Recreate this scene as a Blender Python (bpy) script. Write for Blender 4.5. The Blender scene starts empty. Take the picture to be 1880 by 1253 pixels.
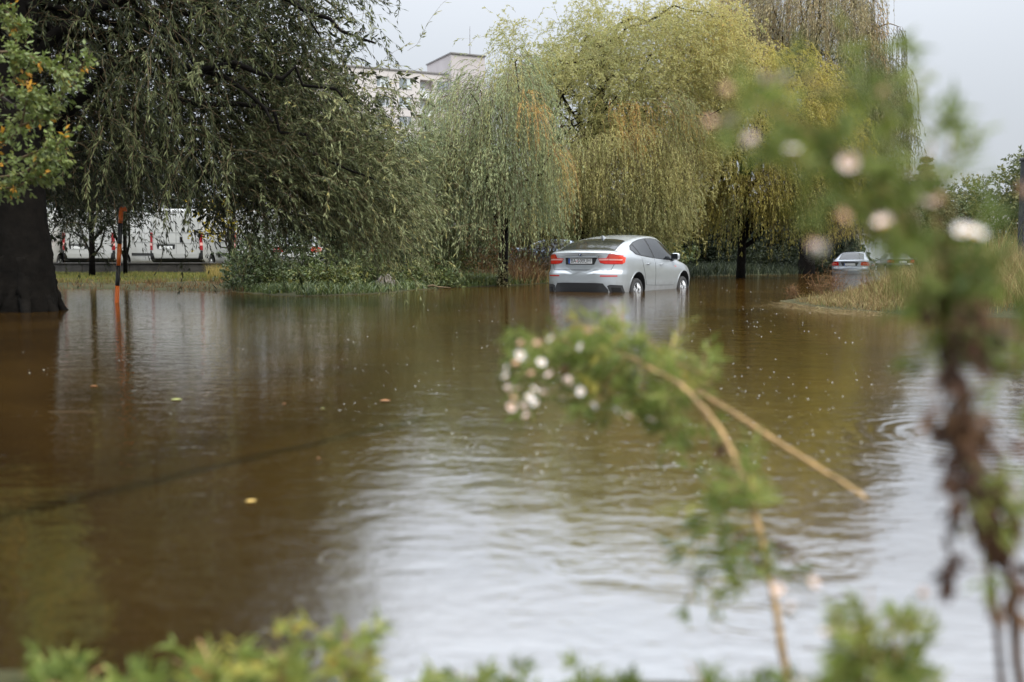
import bpy, bmesh, math, random
import numpy as np
from mathutils import Vector, Matrix
from mathutils.bvhtree import BVHTree

random.seed(7)
RNG = np.random.default_rng(11)
SC = bpy.context.scene
COL = SC.collection
R = math.radians

# ------------------------------------------------------------------ camera
F_PX = 1828.0                 # focal length in photograph pixels (35 mm on a 36 mm frame, 1880 px wide)
CAM_H = 0.74
PITCH = math.atan((626.5 - 475.0) / F_PX)
cam = bpy.data.cameras.new('camera')
cam.lens = 35.0
cam.sensor_width = 36.0
cam.clip_start = 0.05
cam.clip_end = 2000
cam.dof.use_dof = True
cam.dof.focus_distance = 22.0
cam.dof.aperture_fstop = 1.8
cam_ob = bpy.data.objects.new('camera', cam)
COL.objects.link(cam_ob)
cam_ob.location = (0, 0, CAM_H)
cam_ob.rotation_euler = (R(90) - PITCH, 0, 0)
SC.camera = cam_ob

# ------------------------------------------------------------------ world: overcast daylight
SUN_ELEV, SUN_AZ = R(52), R(128)        # azimuth clockwise from +Y
world = bpy.data.worlds.new('World')
SC.world = world
world.use_nodes = True
nt = world.node_tree
for n in list(nt.nodes):
    nt.nodes.remove(n)
out = nt.nodes.new('ShaderNodeOutputWorld')
bg = nt.nodes.new('ShaderNodeBackground')
bg.inputs['Strength'].default_value = 0.10
sky = nt.nodes.new('ShaderNodeTexSky')
sky.sky_type = 'NISHITA'
sky.sun_disc = False
sky.sun_elevation = SUN_ELEV
sky.sun_rotation = SUN_AZ
sky.dust_density = 3.0
tc = nt.nodes.new('ShaderNodeTexCoord')
sx = nt.nodes.new('ShaderNodeSeparateXYZ')
mr = nt.nodes.new('ShaderNodeMapRange')          # cloud layer brightens towards the zenith, boosted past real overcast to light the foliage
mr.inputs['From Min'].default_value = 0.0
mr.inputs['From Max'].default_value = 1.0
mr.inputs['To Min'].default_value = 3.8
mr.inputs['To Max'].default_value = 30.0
clouds = nt.nodes.new('ShaderNodeTexNoise')
clouds.inputs['Scale'].default_value = 1.6
clouds.inputs['Detail'].default_value = 4
cm = nt.nodes.new('ShaderNodeMapRange')
cm.inputs['From Min'].default_value = 0.3
cm.inputs['From Max'].default_value = 0.7
cm.inputs['To Min'].default_value = 0.95
cm.inputs['To Max'].default_value = 1.05
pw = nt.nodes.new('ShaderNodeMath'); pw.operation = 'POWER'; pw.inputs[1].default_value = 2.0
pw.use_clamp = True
mul = nt.nodes.new('ShaderNodeMath'); mul.operation = 'MULTIPLY'
tint = nt.nodes.new('ShaderNodeVectorMath'); tint.operation = 'SCALE'
tint.inputs[0].default_value = (0.945, 1.0, 1.075)
mix = nt.nodes.new('ShaderNodeMix'); mix.data_type = 'RGBA'
mix.inputs['Factor'].default_value = 0.93
nt.links.new(tc.outputs['Generated'], sx.inputs[0])
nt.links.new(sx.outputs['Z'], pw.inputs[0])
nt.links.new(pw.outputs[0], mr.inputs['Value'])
nt.links.new(tc.outputs['Generated'], clouds.inputs['Vector'])
nt.links.new(clouds.outputs['Fac'], cm.inputs['Value'])
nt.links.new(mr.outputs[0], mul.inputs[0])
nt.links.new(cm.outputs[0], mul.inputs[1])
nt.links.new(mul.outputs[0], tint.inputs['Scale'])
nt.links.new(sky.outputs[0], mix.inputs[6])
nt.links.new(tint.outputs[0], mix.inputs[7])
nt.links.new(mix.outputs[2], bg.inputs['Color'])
nt.links.new(bg.outputs[0], out.inputs['Surface'])

sun = bpy.data.lights.new('sun', 'SUN')
sun.energy = 1.5
sun.angle = R(25)
sun.color = (1.0, 0.93, 0.80)
sun_ob = bpy.data.objects.new('sun', sun)
COL.objects.link(sun_ob)
_sd = Vector((math.sin(SUN_AZ) * math.cos(SUN_ELEV), math.cos(SUN_AZ) * math.cos(SUN_ELEV), math.sin(SUN_ELEV)))
sun_ob.rotation_euler = _sd.to_track_quat('Z', 'Y').to_euler()

SC.view_settings.view_transform = 'Standard'
SC.view_settings.look = 'None'
SC.view_settings.exposure = 0.75
SC.view_settings.gamma = 1.0
SC.view_settings.use_curve_mapping = False
SC.render.engine = 'CYCLES'
SC.cycles.max_bounces = 8
SC.cycles.diffuse_bounces = 4
SC.cycles.glossy_bounces = 3
SC.cycles.transmission_bounces = 3
SC.cycles.volume_bounces = 0
SC.cycles.transparent_max_bounces = 4
SC.cycles.use_denoising = True
SC.cycles.caustics_reflective = False
SC.cycles.caustics_refractive = False

# ------------------------------------------------------------------ helpers
_cp, _sp = math.cos(PITCH), math.sin(PITCH)
def ray(px, py):
    px = np.asarray(px, float); py = np.asarray(py, float)
    cx = (px - 940) / F_PX; cy = (626.5 - py) / F_PX
    return np.stack([cx, _cp + cy * _sp, -_sp + cy * _cp], -1)
def W(px, py, Y):
    """world point seen at photograph pixel (px, py) at distance Y along +Y"""
    d = ray(px, py)
    t = np.asarray(Y, float) / d[..., 1]
    return d * t[..., None] + np.array([0, 0, CAM_H])
def G(px, py, z=0.0):
    d = ray(px, py)
    t = (z - CAM_H) / d[..., 2]
    return d * t[..., None] + np.array([0, 0, CAM_H])

def tag(o, label=None, cat=None, group=None, kind=None):
    if label: o['label'] = label
    if cat: o['category'] = cat
    if group: o['group'] = group
    if kind: o['kind'] = kind
    return o
def empty(name, loc=(0, 0, 0), rz=0.0, **kw):
    o = bpy.data.objects.new(name, None)
    COL.objects.link(o)
    o.location = loc
    o.rotation_euler = (0, 0, rz)
    o.empty_display_size = 0.2
    return tag(o, **kw)
def link_mesh(name, me, parent=None, **kw):
    o = bpy.data.objects.new(name, me)
    COL.objects.link(o)
    if parent is not None:
        o.parent = parent
    return tag(o, **kw)
def build(name, chunks, mats, parent=None, smooth=False, **kw):
    """chunks: list of (V (n,3), F (m,k), tint scalar/array, material index) joined into ONE mesh object"""
    vs, ts, li, ls, lt, mi = [], [], [], [], [], []
    nv = nl = 0
    for V, F, t, m in chunks:
        V = np.asarray(V, np.float32).reshape(-1, 3)
        if len(V) == 0: continue
        vs.append(V)
        ts.append(np.broadcast_to(np.asarray(t, np.float32), (len(V),)))
        groups = [F] if isinstance(F, np.ndarray) else None
        if groups is None:
            byk = {}
            for f in F: byk.setdefault(len(f), []).append(f)
            groups = [np.asarray(g, np.int32) for g in byk.values()]
        for Fa in groups:
            k = Fa.shape[1]
            li.append((Fa + nv).ravel())
            ls.append(nl + np.arange(len(Fa)) * k)
            lt.append(np.full(len(Fa), k))
            mi.append(np.full(len(Fa), m))
            nl += Fa.size
        nv += len(V)
    V = np.concatenate(vs); li = np.concatenate(li); ls = np.concatenate(ls); lt = np.concatenate(lt); mi = np.concatenate(mi)
    me = bpy.data.meshes.new(name)
    me.vertices.add(nv); me.vertices.foreach_set('co', V.ravel())
    me.loops.add(len(li)); me.loops.foreach_set('vertex_index', li.astype(np.int32))
    me.polygons.add(len(ls)); me.polygons.foreach_set('loop_start', ls.astype(np.int32))
    try: me.polygons.foreach_set('loop_total', lt.astype(np.int32))
    except Exception: pass
    for m in (mats if isinstance(mats, (list, tuple)) else [mats]):
        me.materials.append(m)
    me.polygons.foreach_set('material_index', mi.astype(np.int32))
    a = me.attributes.new('tint', 'FLOAT', 'POINT')
    a.data.foreach_set('value', np.concatenate(ts).astype(np.float32))
    me.polygons.foreach_set('use_smooth', np.full(len(ls), smooth))
    me.update(calc_edges=True)
    return link_mesh(name, me, parent, **kw)

def norm(v):
    return v / np.maximum(np.linalg.norm(v, axis=-1, keepdims=True), 1e-9)
def tube(pts, radii, n=6, cap=True):
    """tapered tube along a polyline -> V, F"""
    P = np.asarray(pts, float); K = len(P)
    r = np.broadcast_to(np.asarray(radii, float), (K,))
    T = norm(np.gradient(P, axis=0))
    up = np.array([0, 0, 1.0]) if abs(T[0, 2]) < 0.9 else np.array([1.0, 0, 0])
    A = norm(np.cross(T, up)); B = np.cross(T, A)
    ang = np.arange(n) * 2 * np.pi / n
    V = (P[:, None] + r[:, None, None] * (A[:, None] * np.cos(ang)[None, :, None] + B[:, None] * np.sin(ang)[None, :, None])).reshape(-1, 3)
    F = []
    for i in range(K - 1):
        for j in range(n):
            a, b = i * n + j, i * n + (j + 1) % n
            F.append((a, b, b + n, a + n))
    if cap:
        V = np.concatenate([V, P[:1], P[-1:]])
        for j in range(n):
            F.append((K * n, (j + 1) % n, j))
            F.append((K * n + 1, (K - 1) * n + j, (K - 1) * n + (j + 1) % n))
    return V, F
def wiggle_path(a, b, n, amp, rng, sag=0.0):
    a = np.asarray(a, float); b = np.asarray(b, float)
    t = np.linspace(0, 1, n)[:, None]
    w = np.cumsum(rng.normal(0, 1, (n, 3)), 0)
    w = (w - w[0] - t * (w[-1] - w[0])) * amp / max(1, math.sqrt(n))
    P = a + (b - a) * t + w
    P[:, 2] += sag * np.sin(np.pi * t[:, 0])
    return P

# ------------------------------------------------------------------ materials
def new_mat(name):
    m = bpy.data.materials.new(name); m.use_nodes = True
    nt = m.node_tree
    return m, nt, nt.nodes['Principled BSDF'], nt.nodes['Material Output']
def simple(name, col, rough=0.6, metal=0.0, coat=0.0, spec=0.5, noise=0.0, nscale=8.0, bump=0.0, bscale=40.0):
    m, nt, b, o = new_mat(name)
    b.inputs['Base Color'].default_value = (*col, 1)
    b.inputs['Roughness'].default_value = rough
    b.inputs['Metallic'].default_value = metal
    b.inputs['Coat Weight'].default_value = coat
    b.inputs['Specular IOR Level'].default_value = spec
    if noise or bump:
        t = nt.nodes.new('ShaderNodeTexCoord')
    if noise:
        n = nt.nodes.new('ShaderNodeTexNoise'); n.inputs['Scale'].default_value = nscale; n.inputs['Detail'].default_value = 5
        nt.links.new(t.outputs['Object'], n.inputs['Vector'])
        r = nt.nodes.new('ShaderNodeValToRGB')
        r.color_ramp.elements[0].position = 0.3; r.color_ramp.elements[1].position = 0.7
        r.color_ramp.elements[0].color = (*[c * (1 - noise) for c in col], 1)
        r.color_ramp.elements[1].color = (*[min(1, c * (1 + noise)) for c in col], 1)
        nt.links.new(n.outputs['Fac'], r.inputs[0]); nt.links.new(r.outputs[0], b.inputs['Base Color'])
    if bump:
        n2 = nt.nodes.new('ShaderNodeTexNoise'); n2.inputs['Scale'].default_value = bscale; n2.inputs['Detail'].default_value = 6
        nt.links.new(t.outputs['Object'], n2.inputs['Vector'])
        bp = nt.nodes.new('ShaderNodeBump'); bp.inputs['Strength'].default_value = bump; bp.inputs['Distance'].default_value = 0.02
        nt.links.new(n2.outputs['Fac'], bp.inputs['Height']); nt.links.new(bp.outputs[0], b.inputs['Normal'])
    return m
def leafy(name, stops, rough=0.55, transl=0.3, spec=0.3):
    """leaf or grass material: hue from the per-plant 'tint' attribute"""
    m, nt, b, o = new_mat(name)
    at = nt.nodes.new('ShaderNodeAttribute'); at.attribute_name = 'tint'
    r = nt.nodes.new('ShaderNodeValToRGB')
    els = r.color_ramp.elements
    while len(els) < len(stops): els.new(0.5)
    for e, (p, c) in zip(els, stops):
        e.position = p; e.color = (*c, 1)
    nt.links.new(at.outputs['Fac'], r.inputs[0])
    nt.links.new(r.outputs[0], b.inputs['Base Color'])
    b.inputs['Roughness'].default_value = rough
    b.inputs['Specular IOR Level'].default_value = spec
    if transl:
        tr = nt.nodes.new('ShaderNodeBsdfTranslucent')
        nt.links.new(r.outputs[0], tr.inputs['Color'])
        mx = nt.nodes.new('ShaderNodeMixShader'); mx.inputs[0].default_value = transl
        nt.links.new(b.outputs[0], mx.inputs[1]); nt.links.new(tr.outputs[0], mx.inputs[2])
        nt.links.new(mx.outputs[0], o.inputs['Surface'])
    return m

M = {}
M['bark'] = simple('bark', (0.045, 0.036, 0.028), 0.9, noise=0.5, nscale=14, bump=0.8, bscale=30)
M['bark_dark'] = simple('bark_dark', (0.0062, 0.0052, 0.0042), 0.95, spec=0.15, noise=0.5, nscale=6, bump=1.0, bscale=9)
M['twig_brown'] = simple('twig_brown', (0.11, 0.075, 0.035), 0.8, noise=0.3)
M['twig_orange'] = simple('twig_orange', (0.30, 0.15, 0.04), 0.7, noise=0.3)
M['black'] = simple('black_plastic', (0.012, 0.012, 0.013), 0.45)
M['rubber'] = simple('rubber', (0.022, 0.022, 0.022), 0.75, noise=0.25, nscale=30)
M['dark_void'] = simple('dark_wheel_well', (0.008, 0.008, 0.008), 0.95)
M['glass'] = simple('car_glass', (0.012, 0.014, 0.016), 0.05, spec=0.4)
M['chrome'] = simple('chrome', (0.72, 0.73, 0.74), 0.18, metal=1.0)
M['alloy'] = simple('alloy', (0.62, 0.63, 0.64), 0.3, metal=0.75, noise=0.12, nscale=20)
M['lamp_red'] = simple('lamp_red', (0.62, 0.018, 0.012), 0.12, coat=0.8)
M['lamp_dull'] = simple('lamp_dull', (0.30, 0.012, 0.018), 0.2, coat=0.5)
M['lamp_orange'] = simple('lamp_orange', (0.72, 0.06, 0.025), 0.12, coat=0.8)
M['lamp_pale'] = simple('lamp_pale', (0.85, 0.42, 0.38), 0.15, coat=0.8)
M['plate'] = simple('plate_white', (0.72, 0.73, 0.72), 0.4)
M['blue'] = simple('plate_blue', (0.02, 0.08, 0.32), 0.4)
M['ink'] = simple('ink', (0.015, 0.015, 0.02), 0.5)
# ------------------------------------------------------------------ water and ground
_sh_px = [(-420, 545), (-150, 536), (60, 530), (200, 531), (330, 534), (430, 536), (500, 542), (570, 544), (640, 541), (700, 539), (760, 533), (820, 529),
          (880, 527), (930, 525), (1010, 520), (1090, 515), (1270, 508), (1350, 506), (1420, 505), (1475, 503), (1515, 498), (1550, 492.5), (1600, 489)]
_sh_r = [(1655, 489), (1672, 493), (1690, 499), (1648, 508), (1612, 518), (1580, 531), (1520, 543), (1470, 548), (1437, 552.5), (1470, 558), (1520, 566),
         (1580, 571), (1640, 576), (1720, 578), (1800, 582), (1900, 586), (2100, 592), (2500, 600)]
def _gp(l):
    a = np.array(l, float); return G(a[:, 0], a[:, 1])[:, :2]
POND = np.concatenate([_gp(_sh_px), _gp(_sh_r), np.array([[9.0, 5.0], [5.0, 2.2], [2.2, 1.6], [1.3, 1.72], [0.8, 1.55], [0.3, 1.62], [-0.3, 1.5], [-0.8, 1.66], [-1.6, 1.6], [-4.0, 1.5], [-9.0, 3.0], [-17.0, 9.0]])])
def pond_sd(P):
    """signed distance to the shoreline: negative in the water"""
    P = np.asarray(P, float)[:, :2]
    A = POND; B = np.roll(POND, -1, 0)
    d2 = np.full(len(P), 1e18); inside = np.zeros(len(P), bool)
    for a, b in zip(A, B):
        ab = b - a
        t = np.clip(((P - a) @ ab) / max(ab @ ab, 1e-12), 0, 1)
        q = P - a - t[:, None] * ab
        d2 = np.minimum(d2, (q * q).sum(1))
        c = (a[1] > P[:, 1]) != (b[1] > P[:, 1])
        with np.errstate(divide='ignore', invalid='ignore'):
            xi = a[0] + (P[:, 1] - a[1]) * ab[0] / (ab[1] if ab[1] else 1e-12)
        inside ^= c & (P[:, 0] < xi)
    return np.sqrt(d2) * np.where(inside, -1, 1)
def _vn(x, y):
    return (np.sin(x * 1.3 + np.sin(y * 0.9) * 1.7) + np.sin(y * 1.7 + np.sin(x * 1.1) * 1.3)) * 0.5
def ground_z(P):
    P = np.asarray(P, float)
    sd = pond_sd(P)
    x, y = P[:, 0], P[:, 1]
    up = 0.02 + 0.22 * (1 - np.exp(-np.maximum(sd, 0) / 3.5)) + 0.03 * _vn(x * 1.5, y * 1.5) * np.clip(sd, 0, 1)
    dn = np.maximum(-0.42, 0.02 + sd * 0.22)
    z = np.where(sd > 0, up, dn)
    return z

gx = np.unique(np.concatenate([np.linspace(-500, -60, 12), np.linspace(-60, -20, 24), np.linspace(-20, 30, 90), np.linspace(30, 80, 20), np.linspace(80, 500, 12)]))
gy = np.unique(np.concatenate([np.linspace(-60, -4, 8), np.linspace(-4, 40, 110), np.linspace(40, 90, 70), np.linspace(90, 900, 20)]))
GX, GY = np.meshgrid(gx, gy)
gp = np.stack([GX.ravel(), GY.ravel()], 1)
gv = np.concatenate([gp, ground_z(gp)[:, None]], 1)
_i = np.arange((len(gy) - 1) * (len(gx) - 1)); _r, _c = _i // (len(gx) - 1), _i % (len(gx) - 1)
_a = _r * len(gx) + _c
gf = np.stack([_a, _a + 1, _a + 1 + len(gx), _a + len(gx)], 1).astype(np.int32)

m, nt_, b_, o_ = new_mat('wet_soil')
t = nt_.nodes.new('ShaderNodeTexCoord')
n1 = nt_.nodes.new('ShaderNodeTexNoise'); n1.inputs['Scale'].default_value = 0.9; n1.inputs['Detail'].default_value = 8
n2 = nt_.nodes.new('ShaderNodeTexNoise'); n2.inputs['Scale'].default_value = 14; n2.inputs['Detail'].default_value = 6
nt_.links.new(t.outputs['Object'], n1.inputs['Vector']); nt_.links.new(t.outputs['Object'], n2.inputs['Vector'])
r1 = nt_.nodes.new('ShaderNodeValToRGB')
for e, (p, c) in zip(r1.color_ramp.elements, [(0.35, (0.028, 0.021, 0.013)), (0.65, (0.07, 0.055, 0.028))]):
    e.position = p; e.color = (*c, 1)
e = r1.color_ramp.elements.new(0.5); e.color = (0.04, 0.042, 0.018, 1)
mx = nt_.nodes.new('ShaderNodeMix'); mx.data_type = 'FLOAT'; mx.inputs[0].default_value = 0.5
nt_.links.new(n1.outputs['Fac'], mx.inputs[2]); nt_.links.new(n2.outputs['Fac'], mx.inputs[3])
nt_.links.new(mx.outputs[0], r1.inputs[0]); nt_.links.new(r1.outputs[0], b_.inputs['Base Color'])
b_.inputs['Roughness'].default_value = 0.9
b_.inputs['Specular IOR Level'].default_value = 0.08
bp = nt_.nodes.new('ShaderNodeBump'); bp.inputs['Distance'].default_value = 0.03; bp.inputs['Strength'].default_value = 0.8
nt_.links.new(n2.outputs['Fac'], bp.inputs['Height']); nt_.links.new(bp.outputs[0], b_.inputs['Normal'])
M['soil'] = m
build('ground', [(gv, gf, 0, 0)], M['soil'], smooth=True, kind='structure')

# --- flood water: opaque muddy body under a reflecting rippled surface
def water_material():
    m = bpy.data.materials.new('flood_water'); m.use_nodes = True
    nt = m.node_tree
    for n in list(nt.nodes): nt.nodes.remove(n)
    N = nt.nodes.new; L = nt.links.new
    o = N('ShaderNodeOutputMaterial')
    tc = N('ShaderNodeTexCoord')
    sep = N('ShaderNodeSeparateXYZ'); L(tc.outputs['Object'], sep.inputs[0])
    def math_(op, a, b=None, c=None):
        n = N('ShaderNodeMath'); n.operation = op
        for k, v in enumerate((a, b, c)):
            if v is None: continue
            if isinstance(v, (int, float)): n.inputs[k].default_value = v
            else: L(v, n.inputs[k])
        return n.outputs[0]
    def noise(scale, detail=3, rough=0.5, dist=0.0, stretch=(1, 1, 1)):
        mp = N('ShaderNodeMapping'); mp.inputs['Scale'].default_value = stretch
        L(tc.outputs['Object'], mp.inputs['Vector'])
        n = N('ShaderNodeTexNoise'); n.inputs['Scale'].default_value = scale; n.inputs['Detail'].default_value = detail
        n.inputs['Roughness'].default_value = rough; n.inputs['Distortion'].default_value = dist
        L(mp.outputs[0], n.inputs['Vector'])
        return n.outputs['Fac']
    def ring(cx, cy, wl, r0, falloff, amp, warp):
        dx = math_('SUBTRACT', sep.outputs['X'], cx); dy = math_('SUBTRACT', sep.outputs['Y'], cy)
        r = math_('SQRT', math_('ADD', math_('MULTIPLY', dx, dx), math_('MULTIPLY', dy, dy)))
        rw = math_('ADD', r, math_('MULTIPLY', warp, 0.22))
        s = math_('SINE', math_('MULTIPLY', rw, 2 * math.pi / wl))
        e = math_('POWER', 2.718, math_('MULTIPLY', math_('ABSOLUTE', math_('SUBTRACT', r, r0)), -1.0 / falloff))
        return math_('MULTIPLY', math_('MULTIPLY', s, e), amp)
    warp = noise(2.2, 2)
    fine = noise(16, 3, 0.55, 0.3, (0.75, 1.25, 1))
    mid = noise(4.2, 3, 0.5, 0.6, (0.8, 1.3, 1))
    big = noise(0.8, 2)
    # raindrop rings: cells, each with its own small circular wave
    def drops(scale, freq, amp):
        v = N('ShaderNodeTexVoronoi'); v.inputs['Scale'].default_value = scale; v.feature = 'F1'; v.voronoi_dimensions = '2D'
        L(tc.outputs['Object'], v.inputs['Vector'])
        d = v.outputs['Distance']
        rnd = N('ShaderNodeSeparateColor'); L(v.outputs['Color'], rnd.inputs[0])
        r0 = math_('MULTIPLY', rnd.outputs[0], 0.45)
        env = math_('POWER', 2.718, math_('MULTIPLY', math_('ABSOLUTE', math_('SUBTRACT', d, r0)), -16.0))
        on = math_('GREATER_THAN', rnd.outputs[1], 0.35)
        return math_('MULTIPLY', math_('MULTIPLY', math_('MULTIPLY', math_('SINE', math_('MULTIPLY', d, freq)), env), on), amp)
    h = math_('ADD', math_('MULTIPLY', fine, 0.0019), math_('MULTIPLY', mid, 0.0042))
    h = math_('ADD', h, ring(2.05, 4.1, 0.085, 0.45, 0.42, 0.00085, warp))
    h = math_('ADD', h, ring(-0.35, 3.6, 0.06, 0.25, 0.25, 0.0002, warp))
    h = math_('ADD', h, drops(3.2, 55, 0.00035))
    h = math_('ADD', h, drops(1.5, 70, 0.00022))
    bump = N('ShaderNodeBump'); bump.inputs['Strength'].default_value = 1.0; bump.inputs['Distance'].default_value = 1.0
    L(h, bump.inputs['Height'])
    # muddy body colour: silt clouds, a drowned kerb line
    silt = noise(0.55, 6, 0.6, 0.8)
    ramp = N('ShaderNodeValToRGB')
    ramp.color_ramp.elements[0].position = 0.32; ramp.color_ramp.elements[0].color = (0.032, 0.0155, 0.0025, 1)
    ramp.color_ramp.elements[1].position = 0.68; ramp.color_ramp.elements[1].color = (0.066, 0.0345, 0.0060, 1)
    L(silt, ramp.inputs[0])
    kerb = N('ShaderNodeValToRGB')       # distance to a drowned kerb edge running away to the right
    A, B = G(5, 948), G(720, 782)
    dx, dy = B[0] - A[0], B[1] - A[1]; ln = math.hypot(dx, dy)
    nx, ny = -dy / ln, dx / ln
    dist = math_('ADD', math_('MULTIPLY', math_('SUBTRACT', sep.outputs['X'], float(A[0])), nx), math_('MULTIPLY', math_('SUBTRACT', sep.outputs['Y'], float(A[1])), ny))
    dist = math_('ADD', math_('ABSOLUTE', math_('ADD', dist, math_('MULTIPLY', math_('SUBTRACT', warp, 0.5), 0.12))), 0)
    kerb.color_ramp.elements[0].position = 0.012; kerb.color_ramp.elements[0].color = (0.42, 0.40, 0.38, 1)
    kerb.color_ramp.elements[1].position = 0.075; kerb.color_ramp.elements[1].color = (1, 1, 1, 1)
    L(dist, kerb.inputs[0])
    mul = N('ShaderNodeMix'); mul.data_type = 'RGBA'; mul.blend_type = 'MULTIPLY'
    fade = math_('MULTIPLY', math_('LESS_THAN', sep.outputs['X'], -0.4), 0.8)
    L(fade, mul.inputs['Factor'])
    L(ramp.outputs[0], mul.inputs[6]); L(kerb.outputs[0], mul.inputs[7])
    dif = N('ShaderNodeBsdfDiffuse'); L(mul.outputs[2], dif.inputs['Color'])
    glo = N('ShaderNodeBsdfGlossy'); glo.inputs['Roughness'].default_value = 0.045; glo.inputs['Color'].default_value = (0.93, 0.95, 0.97, 1)
    L(bump.outputs[0], glo.inputs['Normal'])
    lw = N('ShaderNodeLayerWeight'); lw.inputs['Blend'].default_value = 0.5
    fac = math_('ADD', math_('MULTIPLY', math_('SUBTRACT', 1.0, math_('POWER', 2.718, math_('MULTIPLY', lw.outputs['Facing'], -2.6))), 0.76), 0.02)
    ms = N('ShaderNodeMixShader'); L(fac, ms.inputs[0]); L(dif.outputs[0], ms.inputs[1]); L(glo.outputs[0], ms.inputs[2])
    L(ms.outputs[0], o.inputs['Surface'])
    return m
M['water'] = water_material()
_wx = np.linspace(-24, 24, 9); _wy = np.linspace(0.9, 108, 13)
WX, WY = np.meshgrid(_wx, _wy)
_i = np.arange(8 * 12); _a = (_i // 8) * 9 + _i % 8
build('flood_water', [(np.stack([WX.ravel(), WY.ravel(), np.zeros(WX.size)], 1), np.stack([_a, _a + 1, _a + 10, _a + 9], 1).astype(np.int32), 0, 0)], M['water'], kind='structure')
# ------------------------------------------------------------------ cars: a lofted shell, panels laid onto it
def smooth_interp(x, pts):
    """cubic Hermite through control points (finite-difference tangents)"""
    p = np.asarray(pts, float); xs, ys = p[:, 0], p[:, 1]
    d = np.diff(ys) / np.diff(xs)
    mt = np.zeros(len(xs)); mt[0], mt[-1] = d[0], d[-1]
    for i in range(1, len(xs) - 1):
        mt[i] = 0 if d[i - 1] * d[i] <= 0 else 2 * d[i - 1] * d[i] / (d[i - 1] + d[i])
    x = np.clip(np.asarray(x, float), xs[0], xs[-1])
    i = np.clip(np.searchsorted(xs, x) - 1, 0, len(xs) - 2)
    h = xs[i + 1] - xs[i]; t = (x - xs[i]) / h
    return ((1 + 2 * t) * (1 - t) ** 2 * ys[i] + t * (1 - t) ** 2 * h * mt[i] + t * t * (3 - 2 * t) * ys[i + 1] + t * t * (t - 1) * h * mt[i + 1])
def catmull(P, n):
    P = np.asarray(P, float)
    Q = np.concatenate([2 * P[:1] - P[1:2], P, 2 * P[-1:] - P[-2:-1]])
    out = []
    for i in range(1, len(Q) - 2):
        t = np.linspace(0, 1, n, endpoint=False)[:, None]
        a, b, c, d = Q[i - 1], Q[i], Q[i + 1], Q[i + 2]
        out.append(0.5 * (2 * b + (c - a) * t + (2 * a - 5 * b + 4 * c - d) * t * t + (3 * b - 3 * c + d - a) * t ** 3))
    out.append(P[-1:])
    return np.concatenate(out)

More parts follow.
